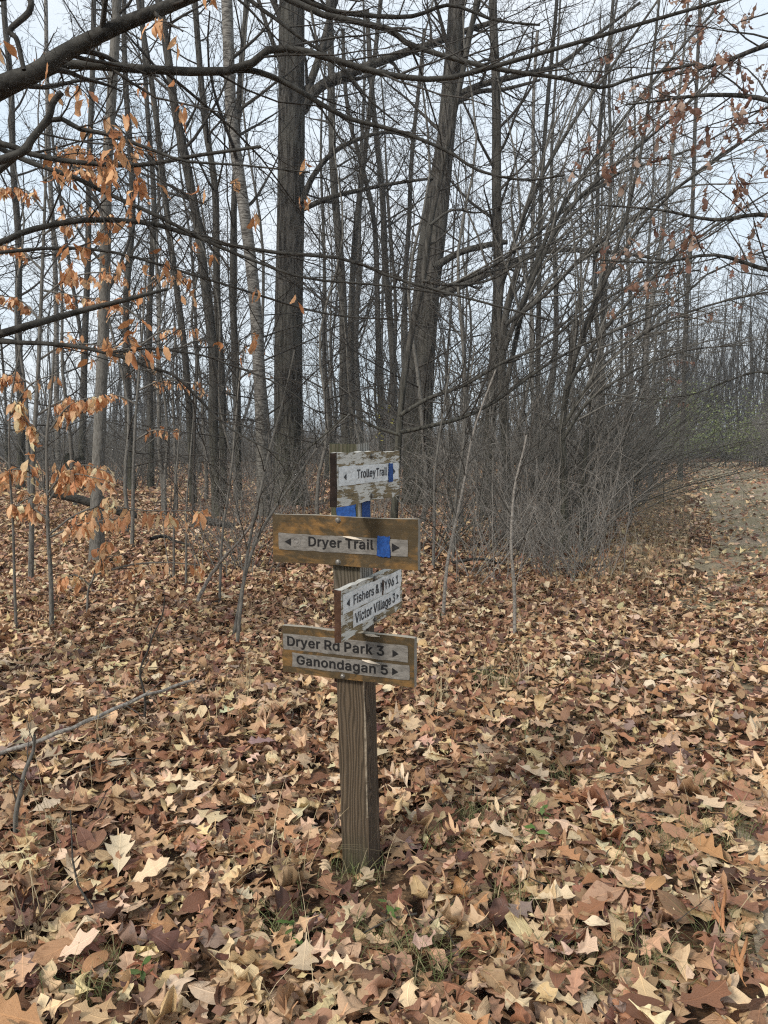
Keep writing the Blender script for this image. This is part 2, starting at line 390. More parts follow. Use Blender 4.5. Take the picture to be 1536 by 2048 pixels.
def build_post():
    h = .0445; ch = .0035; zs = np.concatenate([[-.12], np.linspace(0, 1.275, 22)])
    prof = [(-h, -h + ch), (-h + ch, -h), (h - ch, -h), (h, -h + ch), (h, h - ch), (h - ch, h), (-h + ch, h), (-h, h - ch)]
    r = np.random.default_rng(3); V = []; F = []; mi = []
    for k, z in enumerate(zs):
        for j, (a, b) in enumerate(prof):
            e = r.normal(0, .0007, 2); V.append((a + e[0], b + e[1], z + (r.normal(0, .003) if k == len(zs) - 1 else 0)))
    n = len(prof)
    for k in range(len(zs) - 1):
        for j in range(n):
            F.append([k * n + j, k * n + (j + 1) % n, (k + 1) * n + (j + 1) % n, (k + 1) * n + j])
            mi.append(1 if j == 2 and .15 < zs[k] < .62 else 0)
    me = make_mesh('post', np.array(V), [np.array(F), np.array([[(len(zs) - 1) * n + j for j in range(n)]])], smooth=False)
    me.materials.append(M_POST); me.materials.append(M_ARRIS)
    me.polygons.foreach_set('material_index', np.array(mi + [0], np.int32))
    o = add('post', me, None, post_root); o.rotation_euler = (0, -math.atan(.031 / 1.24), ZROT)
    o.rotation_mode = 'XYZ'
    m = Matrix.Rotation(-math.atan(.031 / 1.24), 4, 'Y') @ Matrix.Rotation(ZROT, 4, 'Z')
    o.rotation_euler = m.to_euler()
    return o
post = build_post()
def slab(name, w_, h_, t, mat, parent, loc, nx=6, jit=.0004, seed=1, rot=None, ragged=0.):
    V, F, K = rough_box(w_, t, h_, nx, 1, 3, 0, seed)
    r = np.random.default_rng(seed + 50)
    if ragged: V[:, [0, 2]] += r.normal(0, ragged, (len(V), 2))
    V[:, 1] += np.where(V[:, 1] < 0, r.normal(0, jit, len(V)), 0)
    o = add(name, make_mesh(name, V, F, smooth=False), mat, parent, loc)
    return o
# blue paint blazes on the post between the first and second boards
slab('paint_blaze', .058, .07, .0016, M_BLUE, post, (.004, -.0453, 1.075), seed=5, ragged=.0012)
bz = slab('paint_blaze', .058, .07, .0016, M_BLUE, post, (.0453, .002, 1.075), seed=6, ragged=.0012); bz.rotation_euler.z = math.pi / 2

# letter shapes: advance, foot, band height and spans of each character
GLYPH = json.loads(r'''{"&":[448,-26,19.3,[[[126,265,126,265],[356,441,356,441]],[[102,292,75,321],[344,448,329,452]],[[63,444,63,444]],[[52,435,39,421]],[[33,412,33,412]],[[28,161,22,132],[227,404,265,391]],[[22,131,17,119],[264,392,249,402]],[[17,119,15,116],[248,403,233,410]],[[15,116,16,118],[232,411,217,416]],[[16,118,19,127],[216,417,201,421]],[[22,136,22,136],[193,317,193,317],[325,423,325,423]],[[26,146,34,168],[184,309,169,294],[327,425,329,426]],[[35,293,48,278],[329,426,330,427]],[[49,277,66,262],[333,423,343,413]],[[68,261,89,246]],[[90,248,106,271]],[[104,273,91,294]],[[90,296,79,312]],[[73,320,73,320]],[[69,182,63,170],[192,326,216,333]],[[62,169,58,159],[217,334,234,340]],[[58,158,56,156],[235,340,242,342]],[[56,156,58,158],[243,343,242,342]],[[58,159,62,177],[242,342,226,338]],[[65,335,65,335]],[[69,331,78,322]],[[79,321,95,305]],[[96,303,119,280]],[[122,278,179,222]]]],"1":[453,-19,18.9,[[[71,397,61,406]],[[57,410,57,410]],[[57,410,57,410]],[[57,410,61,406]],[[61,406,193,295]],[[193,295,193,295]],[[193,295,193,295]],[[193,295,193,295]],[[193,295,193,295]],[[193,295,193,295]],[[193,295,193,295]],[[193,295,193,295]],[[193,295,193,295]],[[193,295,193,295]],[[193,295,193,295]],[[193,295,193,295]],[[193,295,193,295]],[[193,295,193,295]],[[193,295,193,295]],[[80,93,71,117],[193,295,193,295]],[[67,119,67,143],[193,295,193,295]],[[67,145,67,168],[193,295,193,295]],[[67,182,67,182],[193,295,193,295]],[[67,295,71,295]],[[71,295,88,295]],[[90,295,114,295]],[[116,295,140,295]],[[142,295,166,295]],[[168,291,192,282]]]],"3":[453,-26,19.1,[[[194,242,123,312]],[[120,315,91,343]],[[89,345,69,366]],[[67,367,52,382]],[[51,383,41,394]],[[41,202,34,152],[235,394,284,401]],[[34,150,28,136],[287,402,301,407]],[[28,135,25,129],[302,408,309,411]],[[25,129,39,116],[309,411,310,412]],[[310,412,310,412]],[[308,410,301,407]],[[301,407,287,401]],[[286,400,251,393]],[[245,392,142,381]],[[142,380,138,365]],[[138,363,138,341]],[[138,339,138,307]],[[138,303,147,271]],[[149,272,164,288]],[[165,289,181,305]],[[182,306,198,321]],[[199,323,214,338]],[[216,340,231,355]],[[232,357,248,372]],[[64,373,54,388]],[[51,388,51,391]],[[51,391,51,391]],[[51,391,51,391]],[[54,388,64,378]]]],"5":[453,-26,19.1,[[[198,244,134,307]],[[131,310,104,337]],[[102,338,82,359]],[[81,360,67,375]],[[66,376,56,387]],[[56,208,49,164],[234,387,277,395]],[[49,163,44,149],[279,396,294,402]],[[43,148,41,142],[295,402,304,406]],[[41,142,54,128],[304,407,308,409]],[[309,410,309,410]],[[309,410,307,409]],[[307,409,302,406]],[[301,406,291,401]],[[78,140,78,140],[283,398,283,398]],[[53,178,53,178],[252,390,252,390]],[[49,385,51,375]],[[51,374,53,359]],[[53,357,55,337]],[[56,335,58,308]],[[59,158,59,158],[180,281,180,281]],[[60,159,62,161]],[[62,161,64,163]],[[64,163,66,165]],[[66,165,68,167]],[[68,372,70,382]],[[71,385,73,385]],[[73,385,75,385]],[[75,385,77,385]],[[80,382,90,372]]]],"6":[453,-26,19.1,[[[204,249,142,310]],[[140,313,114,339]],[[112,340,93,360]],[[91,362,78,376]],[[71,382,71,382]],[[66,207,58,171],[246,388,281,395]],[[58,170,52,157],[282,395,296,401]],[[52,156,48,148],[297,402,305,405]],[[47,147,45,145],[305,406,308,407]],[[45,144,45,144],[308,408,308,408]],[[45,144,46,146],[308,408,306,406]],[[46,147,49,153],[306,406,299,403]],[[50,154,55,166],[298,402,285,397]],[[55,168,61,197],[284,396,255,390]],[[65,385,65,385]],[[69,379,78,365]],[[79,364,88,344]],[[89,342,99,315]],[[100,312,112,226]],[[113,227,124,239]],[[125,240,137,252]],[[138,253,150,265]],[[151,266,163,278]],[[165,280,177,292]],[[178,293,190,305]],[[191,306,203,318]],[[204,319,216,331]],[[217,332,229,340]],[[230,330,246,327]]]],"9":[453,-19,19.1,[[[125,207,123,223]],[[112,224,120,236]],[[121,237,133,249]],[[134,250,146,262]],[[148,263,160,275]],[[161,276,173,288]],[[174,289,186,301]],[[187,302,199,314]],[[200,315,212,327]],[[213,328,226,340]],[[227,341,141,352]],[[138,353,111,363]],[[109,364,89,374]],[[87,375,74,383]],[[68,388,68,388]],[[62,197,56,169],[255,391,284,397]],[[56,167,50,155],[286,398,298,403]],[[50,154,46,147],[299,403,306,406]],[[46,147,45,145],[306,406,308,408]],[[45,145,45,145],[308,408,308,407]],[[45,145,47,148],[308,407,305,405]],[[47,148,51,156],[305,405,297,401]],[[51,157,57,170],[296,400,282,395]],[[57,172,65,207],[281,394,246,387]],[[70,381,70,381]],[[77,375,91,361]],[[92,360,112,340]],[[114,338,139,313]],[[142,310,204,248]]]],"D":[502,-19,18.9,[[[54,248,45,329]],[[41,333,41,366]],[[41,369,41,392]],[[41,394,41,412]],[[41,414,41,428]],[[41,144,41,144],[276,435,276,435]],[[41,144,41,144],[303,442,330,451]],[[41,144,41,144],[331,451,346,458]],[[41,144,41,144],[348,459,358,465]],[[41,144,41,144],[359,466,367,470]],[[41,144,41,144],[368,471,373,475]],[[41,144,41,144],[373,475,377,478]],[[41,144,41,144],[377,478,379,479]],[[41,144,41,144],[379,480,380,480]],[[41,144,41,144],[380,480,380,480]],[[41,144,41,144],[380,480,379,480]],[[41,144,41,144],[379,480,377,478]],[[41,144,41,144],[377,478,374,475]],[[41,144,41,144],[373,475,368,471]],[[41,144,41,144],[368,471,360,466]],[[41,144,41,144],[359,466,348,460]],[[41,144,41,144],[347,459,332,452]],[[41,144,41,144],[331,451,305,442]],[[41,144,41,144],[279,436,279,436]],[[41,429,41,415]],[[41,414,41,396]],[[41,394,41,371]],[[41,369,41,336]],[[45,333,54,253]]]],"F":[410,-19,18.9,[[[54,130,45,140]],[[41,144,41,144]],[[41,144,41,144]],[[41,144,41,144]],[[41,144,41,144]],[[41,144,41,144]],[[41,144,41,144]],[[41,144,41,144]],[[41,144,41,144]],[[41,144,41,144]],[[41,144,41,144]],[[41,144,41,352]],[[41,352,41,365]],[[41,365,41,365]],[[41,365,41,365]],[[41,365,41,361]],[[41,361,41,144]],[[41,144,41,144]],[[41,144,41,144]],[[41,144,41,144]],[[41,144,41,144]],[[41,144,41,144]],[[41,144,41,144]],[[41,144,41,375]],[[41,375,41,384]],[[41,388,41,388]],[[41,388,41,388]],[[41,388,41,388]],[[45,384,54,375]]]],"G":[520,-26,19.3,[[[243,294,169,368]],[[166,371,135,402]],[[133,404,110,426]],[[108,428,90,445]],[[89,447,74,460]],[[67,221,67,221],[317,467,317,467]],[[61,198,52,174],[340,472,363,480]],[[51,172,44,157],[364,480,377,486]],[[43,156,37,145],[378,487,387,492]],[[37,144,32,136],[388,492,393,495]],[[31,135,27,130],[393,495,277,497]],[[27,129,24,126],[277,497,264,497]],[[24,126,22,124],[264,497,264,497]],[[22,124,22,123],[264,497,264,497]],[[22,123,22,123],[264,497,267,493]],[[22,123,22,123],[277,484,277,484]],[[22,124,24,126]],[[24,126,27,129]],[[29,132,29,132],[402,479,402,479]],[[32,136,37,144],[391,488,384,491]],[[37,145,43,156],[383,490,374,485]],[[44,157,51,171],[373,485,359,479]],[[52,173,61,196],[358,478,336,470]],[[67,220,67,220],[313,464,313,464]],[[74,457,89,443]],[[90,442,108,424]],[[110,422,132,400]],[[134,398,165,367]],[[169,363,240,290]]]],"N":[523,-19,18.9,[[[54,131,45,140],[381,469,365,478]],[[41,144,41,144],[364,482,353,482]],[[41,144,41,144],[352,482,341,482]],[[41,144,41,144],[340,482,329,482]],[[41,144,41,144],[328,482,317,482]],[[41,144,41,144],[316,482,305,482]],[[41,144,41,144],[304,482,293,482]],[[41,144,41,144],[292,482,281,482]],[[41,144,41,144],[280,482,269,482]],[[41,144,41,144],[262,379,262,379],[380,482,380,482]],[[41,144,41,144],[256,373,245,363],[380,482,380,482]],[[41,144,41,144],[244,362,233,350],[380,482,380,482]],[[41,144,41,144],[232,349,221,338],[380,482,380,482]],[[41,144,41,144],[220,338,209,327],[380,482,380,482]],[[41,144,41,144],[208,326,197,315],[380,482,380,482]],[[41,144,41,144],[196,314,185,303],[380,482,380,482]],[[41,144,41,144],[184,302,173,291],[380,482,380,482]],[[41,144,41,144],[172,290,162,279],[380,482,380,482]],[[41,143,41,143],[161,278,151,267],[380,482,380,482]],[[41,143,41,143],[145,260,145,260],[380,482,380,482]],[[41,254,41,243],[380,482,380,482]],[[41,242,41,231],[380,482,380,482]],[[41,230,41,219],[380,482,380,482]],[[41,218,41,207],[380,482,380,482]],[[41,206,41,195],[380,482,380,482]],[[41,194,41,183],[380,482,380,482]],[[41,182,41,171],[380,482,380,482]],[[41,170,41,159],[380,482,380,482]],[[45,158,54,142],[384,478,393,469]]]],"P":[445,-19,18.9,[[[54,130,45,140]],[[41,144,41,144]],[[41,144,41,144]],[[41,144,41,144]],[[41,144,41,144]],[[41,144,41,144]],[[41,144,41,144]],[[41,144,41,144]],[[41,144,41,144]],[[41,144,41,275]],[[41,285,41,337]],[[41,340,41,364]],[[41,366,41,385]],[[41,386,41,399]],[[41,405,41,405]],[[41,144,41,144],[261,410,301,416]],[[41,144,41,144],[303,417,316,422]],[[41,144,41,144],[316,422,323,426]],[[41,144,41,144],[323,426,325,427]],[[41,144,41,144],[325,427,325,427]],[[41,144,41,144],[325,427,323,426]],[[41,144,41,144],[322,425,315,422]],[[41,144,41,144],[314,422,300,416]],[[41,144,41,144],[298,415,238,409]],[[41,408,41,399]],[[41,398,41,384]],[[41,383,41,363]],[[41,361,41,335]],[[45,332,54,261]]]],"R":[449,-19,18.9,[[[54,130,45,140],[347,433,332,437]],[[41,144,41,144],[331,446,322,439]],[[41,144,41,144],[321,439,312,429]],[[41,144,41,144],[311,428,302,419]],[[41,144,41,144],[301,418,292,409]],[[41,144,41,144],[291,408,282,398]],[[41,144,41,144],[281,397,272,388]],[[41,144,41,144],[271,387,261,378]],[[41,144,41,144],[261,377,251,367]],[[41,144,41,144],[250,367,241,357]],[[41,352,41,352]],[[41,346,41,353]],[[41,355,41,378]],[[41,379,41,395]],[[41,396,41,407]],[[41,412,41,412]],[[41,144,41,144],[286,416,311,421]],[[41,144,41,144],[312,422,322,426]],[[41,144,41,144],[323,426,325,428]],[[41,144,41,144],[326,428,326,428]],[[41,144,41,144],[326,428,324,427]],[[41,144,41,144],[324,427,318,424]],[[41,144,41,144],[317,423,303,418]],[[41,144,41,144],[301,417,239,411]],[[41,411,41,401]],[[41,401,41,387]],[[41,386,41,366]],[[41,364,41,338]],[[45,334,54,262]]]],"T":[449,-19,18.9,[[[187,262,177,272]],[[174,276,174,276]],[[174,276,174,276]],[[174,276,174,276]],[[174,276,174,276]],[[174,276,174,276]],[[174,276,174,276]],[[174,276,174,276]],[[174,276,174,276]],[[174,276,174,276]],[[174,276,174,276]],[[174,276,174,276]],[[174,276,174,276]],[[174,276,174,276]],[[174,276,174,276]],[[174,276,174,276]],[[174,276,174,276]],[[174,276,174,276]],[[174,276,174,276]],[[174,276,174,276]],[[174,276,174,276]],[[174,276,174,276]],[[174,276,174,276]],[[174,276,26,423]],[[26,423,17,432]],[[13,436,13,436]],[[13,436,13,436]],[[13,436,13,436]],[[17,432,26,423]]]],"V":[480,-19,18.9,[[[198,284,185,297]],[[184,297,178,304]],[[177,304,171,311]],[[170,311,164,318]],[[163,318,157,324]],[[156,325,150,331]],[[149,332,143,338]],[[139,239,139,239],[243,342,243,342]],[[136,236,129,230],[246,345,252,352]],[[129,230,122,224],[252,352,258,359]],[[122,224,115,218],[258,359,264,366]],[[115,217,108,211],[265,366,271,372]],[[108,211,101,205],[271,373,277,379]],[[101,204,94,198],[278,380,284,386]],[[94,197,88,191],[284,387,290,393]],[[87,191,81,184],[291,393,297,400]],[[80,184,74,178],[297,400,303,407]],[[73,177,67,171],[304,407,310,414]],[[66,171,60,164],[310,414,316,420]],[[59,164,53,158],[317,421,323,427]],[[52,157,46,151],[323,428,329,434]],[[45,150,39,144],[330,435,336,441]],[[38,144,32,137],[337,441,343,448]],[[31,137,25,131],[343,448,349,455]],[[24,130,18,124],[350,455,356,462]],[[17,123,11,117],[356,462,362,468]],[[11,117,4,111],[363,469,369,475]],[[4,110,-2,104],[369,476,375,482]],[[5,103,11,90],[376,474,389,468]]]],"Y":[472,-19,18.9,[[[198,274,188,283]],[[184,287,184,287]],[[184,287,184,287]],[[184,287,184,287]],[[184,287,184,287]],[[184,287,184,287]],[[184,287,184,287]],[[184,287,184,287]],[[184,287,184,287]],[[184,287,184,287]],[[184,287,184,287]],[[184,287,182,289]],[[181,290,171,301]],[[170,302,159,313]],[[158,314,147,324]],[[146,325,135,336]],[[134,337,124,348]],[[117,233,117,233],[239,354,239,354]],[[111,228,100,218],[245,361,255,371]],[[99,217,88,207],[256,372,266,383]],[[87,206,77,195],[267,384,278,395]],[[76,194,65,183],[278,396,289,407]],[[64,182,53,172],[290,408,301,418]],[[52,171,41,160],[302,419,312,430]],[[40,159,30,149],[313,431,324,442]],[[29,148,18,137],[325,443,335,454]],[[17,136,6,125],[336,454,347,465]],[[5,124,-2,114],[348,466,358,474]],[[8,113,11,97],[359,464,375,460]]]],"a":[389,-28,18.7,[[[99,220,99,220],[271,342,271,342]],[[65,252,65,252],[258,356,258,356]],[[52,356,36,356]],[[35,356,25,356]],[[21,356,21,356]],[[18,150,13,117],[192,356,232,356]],[[13,116,12,111],[233,356,247,356]],[[12,111,12,114],[248,356,255,356]],[[12,115,15,142],[255,356,257,356]],[[16,147,21,249],[257,356,257,356]],[[26,356,26,356]],[[33,356,50,356]],[[52,356,78,356]],[[81,356,141,356]],[[150,356,256,356]],[[67,115,67,115],[256,355,256,355]],[[36,120,25,134],[255,355,248,352]],[[22,135,28,173],[247,352,217,346]],[[33,343,33,343]],[[39,339,52,328]],[[53,327,73,310]],[[75,308,101,284]],[[104,281,171,216]]]],"c":[396,-27,18.7,[[[185,230,123,293]],[[120,296,95,321]],[[93,323,73,343]],[[71,344,57,358]],[[50,364,50,364]],[[44,192,36,152],[223,369,264,376]],[[35,151,29,137],[265,377,278,379]],[[29,136,23,127],[279,375,287,367]],[[21,123,21,123],[297,327,297,327]],[[19,120,17,117]],[[16,117,15,115]],[[15,115,15,115]],[[15,116,17,117]],[[17,117,19,120]],[[21,123,21,123],[297,314,297,314]],[[23,127,29,136],[286,354,279,375]],[[29,137,35,151],[278,374,265,376]],[[36,152,44,192],[263,376,223,369]],[[50,364,50,364]],[[57,358,71,344]],[[73,343,93,323]],[[95,322,120,296]],[[123,293,185,230]]]],"d":[424,-27,19.1,[[[135,253,135,253],[307,377,307,377]],[[113,271,88,293],[298,387,294,391]],[[86,391,68,391]],[[66,391,53,391]],[[47,391,47,391]],[[41,182,34,149],[227,391,260,391]],[[33,148,27,135],[261,391,274,391]],[[27,134,22,125],[275,391,284,391]],[[22,124,18,120],[284,391,289,391]],[[18,119,16,117],[289,391,291,391]],[[16,117,15,115],[292,391,293,391]],[[15,115,15,116],[293,391,292,391]],[[16,116,17,117],[292,391,291,391]],[[17,118,19,121],[291,391,287,391]],[[20,121,24,128],[287,391,281,391]],[[24,128,30,139],[280,391,270,391]],[[30,140,37,158],[269,391,251,391]],[[41,183,41,183],[226,391,226,391]],[[47,391,58,391]],[[60,391,75,391]],[[87,391,87,391]],[[100,282,132,256],[292,391,292,391]],[[187,205,187,205],[292,391,292,391]],[[292,391,292,391]],[[292,391,292,391]],[[292,391,292,391]],[[292,391,292,391]],[[292,391,292,391]],[[295,387,305,377]]]],"e":[404,-27,18.7,[[[188,236,123,300]],[[120,303,94,329]],[[93,331,72,351]],[[71,352,57,365]],[[50,371,50,371]],[[44,194,36,151],[231,376,270,382]],[[35,149,29,134],[272,382,284,377]],[[28,133,23,124],[285,370,299,322]],[[21,120,21,120]],[[19,118,17,386]],[[16,386,15,390]],[[15,390,15,390]],[[15,390,17,389]],[[17,389,19,388]],[[21,119,21,119],[286,386,286,386]],[[24,122,29,132],[284,384,275,380]],[[29,133,35,147],[274,379,261,373]],[[36,149,44,188],[260,373,222,365]],[[50,360,50,360]],[[57,354,71,340]],[[72,339,92,319]],[[94,317,119,292]],[[122,289,183,227]]]],"g":[425,-170,19.1,[[[180,232,110,305]],[[107,308,80,335]],[[78,336,58,356]],[[57,357,43,370]],[[37,375,37,375]],[[34,171,39,138],[241,380,276,385]],[[42,136,69,122],[277,386,288,389]],[[87,110,87,110],[291,391,291,391]],[[140,249,140,249],[292,391,292,391]],[[100,282,100,282],[292,391,292,391]],[[87,391,67,391]],[[66,391,52,391]],[[51,391,40,391]],[[40,191,32,149],[219,391,261,391]],[[32,147,26,133],[263,391,276,391]],[[25,132,21,123],[277,391,286,391]],[[20,123,17,119],[286,391,290,391]],[[17,118,16,116],[291,391,293,391]],[[16,116,15,115],[293,391,293,391]],[[15,115,16,116],[293,391,293,391]],[[16,116,18,119],[293,391,290,391]],[[18,119,21,123],[290,391,286,391]],[[22,124,26,133],[285,391,277,391]],[[27,134,33,147],[276,391,263,391]],[[33,148,41,181],[262,391,229,391]],[[47,391,47,391]],[[53,391,67,391]],[[68,391,87,391]],[[100,284,100,284],[294,391,294,391]],[[135,255,135,255],[307,378,307,378]]]],"h":[410,-19,18.9,[[[47,119,37,129],[290,363,281,372]],[[34,133,34,133],[277,376,277,376]],[[34,133,34,133],[277,376,277,376]],[[34,133,34,133],[277,376,277,376]],[[34,133,34,133],[277,376,277,376]],[[34,133,34,133],[277,376,277,376]],[[34,133,34,133],[277,376,277,376]],[[34,133,34,133],[277,376,277,376]],[[34,133,34,133],[277,376,277,376]],[[34,133,34,133],[277,376,277,376]],[[34,133,34,133],[277,376,277,376]],[[34,133,34,133],[277,376,277,376]],[[34,133,34,133],[277,376,277,376]],[[34,133,34,134],[277,376,277,376]],[[34,134,34,138],[277,376,274,375]],[[34,138,34,148],[274,375,266,372]],[[34,149,34,171],[265,372,247,368]],[[34,364,34,364]],[[34,361,34,352]],[[34,352,34,339]],[[34,328,34,328]],[[34,133,34,133],[142,316,173,284]],[[34,133,34,133]],[[34,133,34,133]],[[34,133,34,133]],[[34,133,34,133]],[[34,133,34,133]],[[34,133,34,133]],[[37,129,47,119]]]],"i":[167,-19,18.7,[[[47,119,37,129]],[[34,133,34,133]],[[34,133,34,133]],[[34,133,34,133]],[[34,133,34,133]],[[34,133,34,133]],[[34,133,34,133]],[[34,133,34,133]],[[34,133,34,133]],[[34,133,34,133]],[[34,133,34,133]],[[34,133,34,133]],[[34,133,34,133]],[[34,133,34,133]],[[34,133,34,133]],[[34,133,34,133]],[[34,133,34,133]],[[34,133,34,133]],[[34,133,34,133]],[[34,133,34,133]],[[34,133,34,133]],[[34,133,47,119]],[],[],[[54,114,34,134]],[[33,135,26,142]],[[25,143,22,145]],[[23,145,27,140]],[[28,140,38,129]],[[40,127,70,98]]]],"k":[381,-19,18.9,[[[47,119,37,129],[288,377,270,379]],[[34,133,34,133],[269,391,256,382]],[[34,133,34,133],[254,381,241,367]],[[34,133,34,133],[240,366,226,352]],[[34,133,34,133],[225,351,211,337]],[[34,133,34,133],[210,336,196,323]],[[34,133,34,133],[195,321,182,308]],[[34,133,34,133],[180,306,167,293]],[[34,133,34,152],[165,291,152,278]],[[34,277,34,263]],[[34,262,34,248]],[[34,247,34,233]],[[34,232,34,236]],[[34,237,34,254]],[[34,133,34,133],[136,264,136,264]],[[34,133,34,133],[146,274,163,291]],[[34,133,34,133],[164,293,181,310]],[[34,133,34,133],[183,311,200,328]],[[34,133,34,133],[201,330,218,347]],[[34,133,34,133],[220,348,237,365]],[[34,133,34,133],[238,366,255,376]],[[34,133,34,133],[256,378,275,363]],[[34,133,34,133]],[[34,133,34,133]],[[34,133,34,133]],[[34,133,34,133]],[[34,133,34,133]],[[34,133,34,133]],[[37,129,47,119]]]],"l":[189,-21,18.9,[[[119,161,73,195]],[[71,194,53,197]],[[52,197,43,193]],[[43,193,37,189]],[[35,185,35,185]],[[34,135,34,133]],[[34,133,34,133]],[[34,133,34,133]],[[34,133,34,133]],[[34,133,34,133]],[[34,133,34,133]],[[34,133,34,133]],[[34,133,34,133]],[[34,133,34,133]],[[34,133,34,133]],[[34,133,34,133]],[[34,133,34,133]],[[34,133,34,133]],[[34,133,34,133]],[[34,133,34,133]],[[34,133,34,133]],[[34,133,34,133]],[[34,133,34,133]],[[34,133,34,133]],[[34,133,34,133]],[[34,133,34,133]],[[34,133,34,133]],[[34,133,34,133]],[[37,129,47,119]]]],"n":[410,-19,19.2,[[[47,119,37,129],[290,363,281,372]],[[34,133,34,133],[277,376,277,376]],[[34,133,34,133],[277,376,277,376]],[[34,133,34,133],[277,376,277,376]],[[34,133,34,133],[277,376,277,376]],[[34,133,34,133],[277,376,277,376]],[[34,133,34,133],[277,376,277,376]],[[34,133,34,133],[277,376,277,376]],[[34,133,34,133],[277,376,277,376]],[[34,133,34,133],[277,376,277,376]],[[34,133,34,133],[277,376,277,376]],[[34,133,34,133],[277,376,277,376]],[[34,133,34,133],[277,376,277,376]],[[34,133,34,134],[277,376,276,376]],[[34,135,34,140],[276,376,273,375]],[[34,141,34,153],[273,374,262,371]],[[34,154,34,188],[261,371,231,366]],[[34,362,34,362]],[[34,358,34,348]],[[34,347,34,332]],[[34,131,34,131],[138,319,138,319]],[[47,117,47,117],[170,287,170,287]]]],"o":[415,-27,18.7,[[[185,230,123,293]],[[120,295,95,321]],[[93,323,73,343]],[[71,344,57,358]],[[50,365,50,365]],[[44,192,36,152],[223,371,263,379]],[[35,151,29,137],[265,380,279,386]],[[29,136,23,127],[280,387,289,392]],[[23,126,19,120],[290,392,295,396]],[[19,120,17,117],[295,396,298,399]],[[16,117,15,115],[299,399,300,400]],[[15,115,15,115],[300,400,300,400]],[[15,116,17,117],[300,400,298,399]],[[17,117,19,120],[298,399,295,396]],[[19,121,23,126],[295,396,289,392]],[[23,127,29,136],[289,392,280,386]],[[29,137,35,151],[279,386,264,380]],[[36,152,44,192],[263,379,223,371]],[[50,365,50,365]],[[57,358,71,344]],[[73,343,93,323]],[[95,321,120,295]],[[123,293,185,230]]]],"r":[259,-19,19.2,[[[47,119,37,129]],[[34,133,34,133]],[[34,133,34,133]],[[34,133,34,133]],[[34,133,34,133]],[[34,133,34,133]],[[34,133,34,133]],[[34,133,34,133]],[[34,133,34,133]],[[34,133,34,133]],[[34,133,34,133]],[[34,133,34,133]],[[34,133,34,133]],[[34,133,34,133]],[[34,134,34,139]],[[34,140,34,153]],[[34,155,34,249]],[[34,249,34,262]],[[34,262,34,262]],[[34,262,34,262]],[[34,131,34,131],[132,262,132,262]],[[47,117,47,117],[161,259,161,259]]]],"s":[365,-27,18.7,[[[158,206,92,272]],[[89,276,65,301]],[[63,303,45,322]],[[44,323,33,335]],[[28,339,28,339]],[[24,159,19,125],[205,343,241,348]],[[18,124,21,114],[242,348,249,350]],[[21,113,71,101],[249,350,241,349]],[[221,347,221,347]],[[181,344,116,338]],[[112,337,80,326]],[[78,324,57,305]],[[56,303,43,274]],[[42,271,35,210]],[[35,204,30,145]],[[28,131,28,131],[261,295,261,295]],[[28,128,29,131],[250,329,240,343]],[[29,132,34,160],[239,342,214,337]],[[37,333,37,333]],[[42,328,53,317]],[[54,316,72,300]],[[74,298,98,274]],[[101,272,164,211]]]],"t":[227,-23,19.0,[[[147,191,95,227]],[[93,227,73,229]],[[71,229,60,225]],[[59,225,53,221]],[[50,218,50,218]],[[47,153,46,145]],[[46,145,46,145]],[[46,145,46,145]],[[46,145,46,145]],[[46,145,46,145]],[[46,145,46,145]],[[46,145,46,145]],[[46,145,46,145]],[[46,145,46,145]],[[46,145,46,145]],[[46,145,46,145]],[[46,145,46,145]],[[46,145,-9,219]],[[-9,219,-13,223]],[[-13,223,-13,223]],[[-13,223,-13,223]],[[-13,223,1,210]],[[1,210,46,145]],[[46,145,46,145]],[[46,145,46,145]],[[46,145,46,145]],[[50,141,59,132]]]],"y":[389,-164,18.7,[[[69,112,33,160]],[[34,163,31,183]],[[32,185,36,199]],[[37,200,41,210]],[[42,211,55,219]],[[116,223,116,223]],[[124,226,132,233]],[[133,234,139,240]],[[139,241,141,247]],[[140,248,134,255]],[[133,255,127,262]],[[126,262,120,269]],[[119,269,112,276]],[[112,277,105,283]],[[105,284,98,290]],[[94,194,94,194],[195,294,195,294]],[[90,191,84,185],[199,298,204,305]],[[83,184,77,178],[205,305,211,312]],[[76,178,70,171],[212,313,218,319]],[[69,171,62,165],[218,320,225,326]],[[62,164,55,158],[225,327,231,333]],[[55,157,48,151],[232,334,238,341]],[[48,151,41,144],[239,341,245,348]],[[40,144,34,138],[246,348,252,355]],[[33,137,27,131],[252,356,259,362]],[[26,130,19,124],[259,363,265,369]],[[19,124,12,117],[266,370,272,376]],[[12,117,5,111],[273,377,279,384]],[[5,110,-1,104],[279,384,286,390]],[[6,103,12,90],[286,383,299,377]]]]}''')
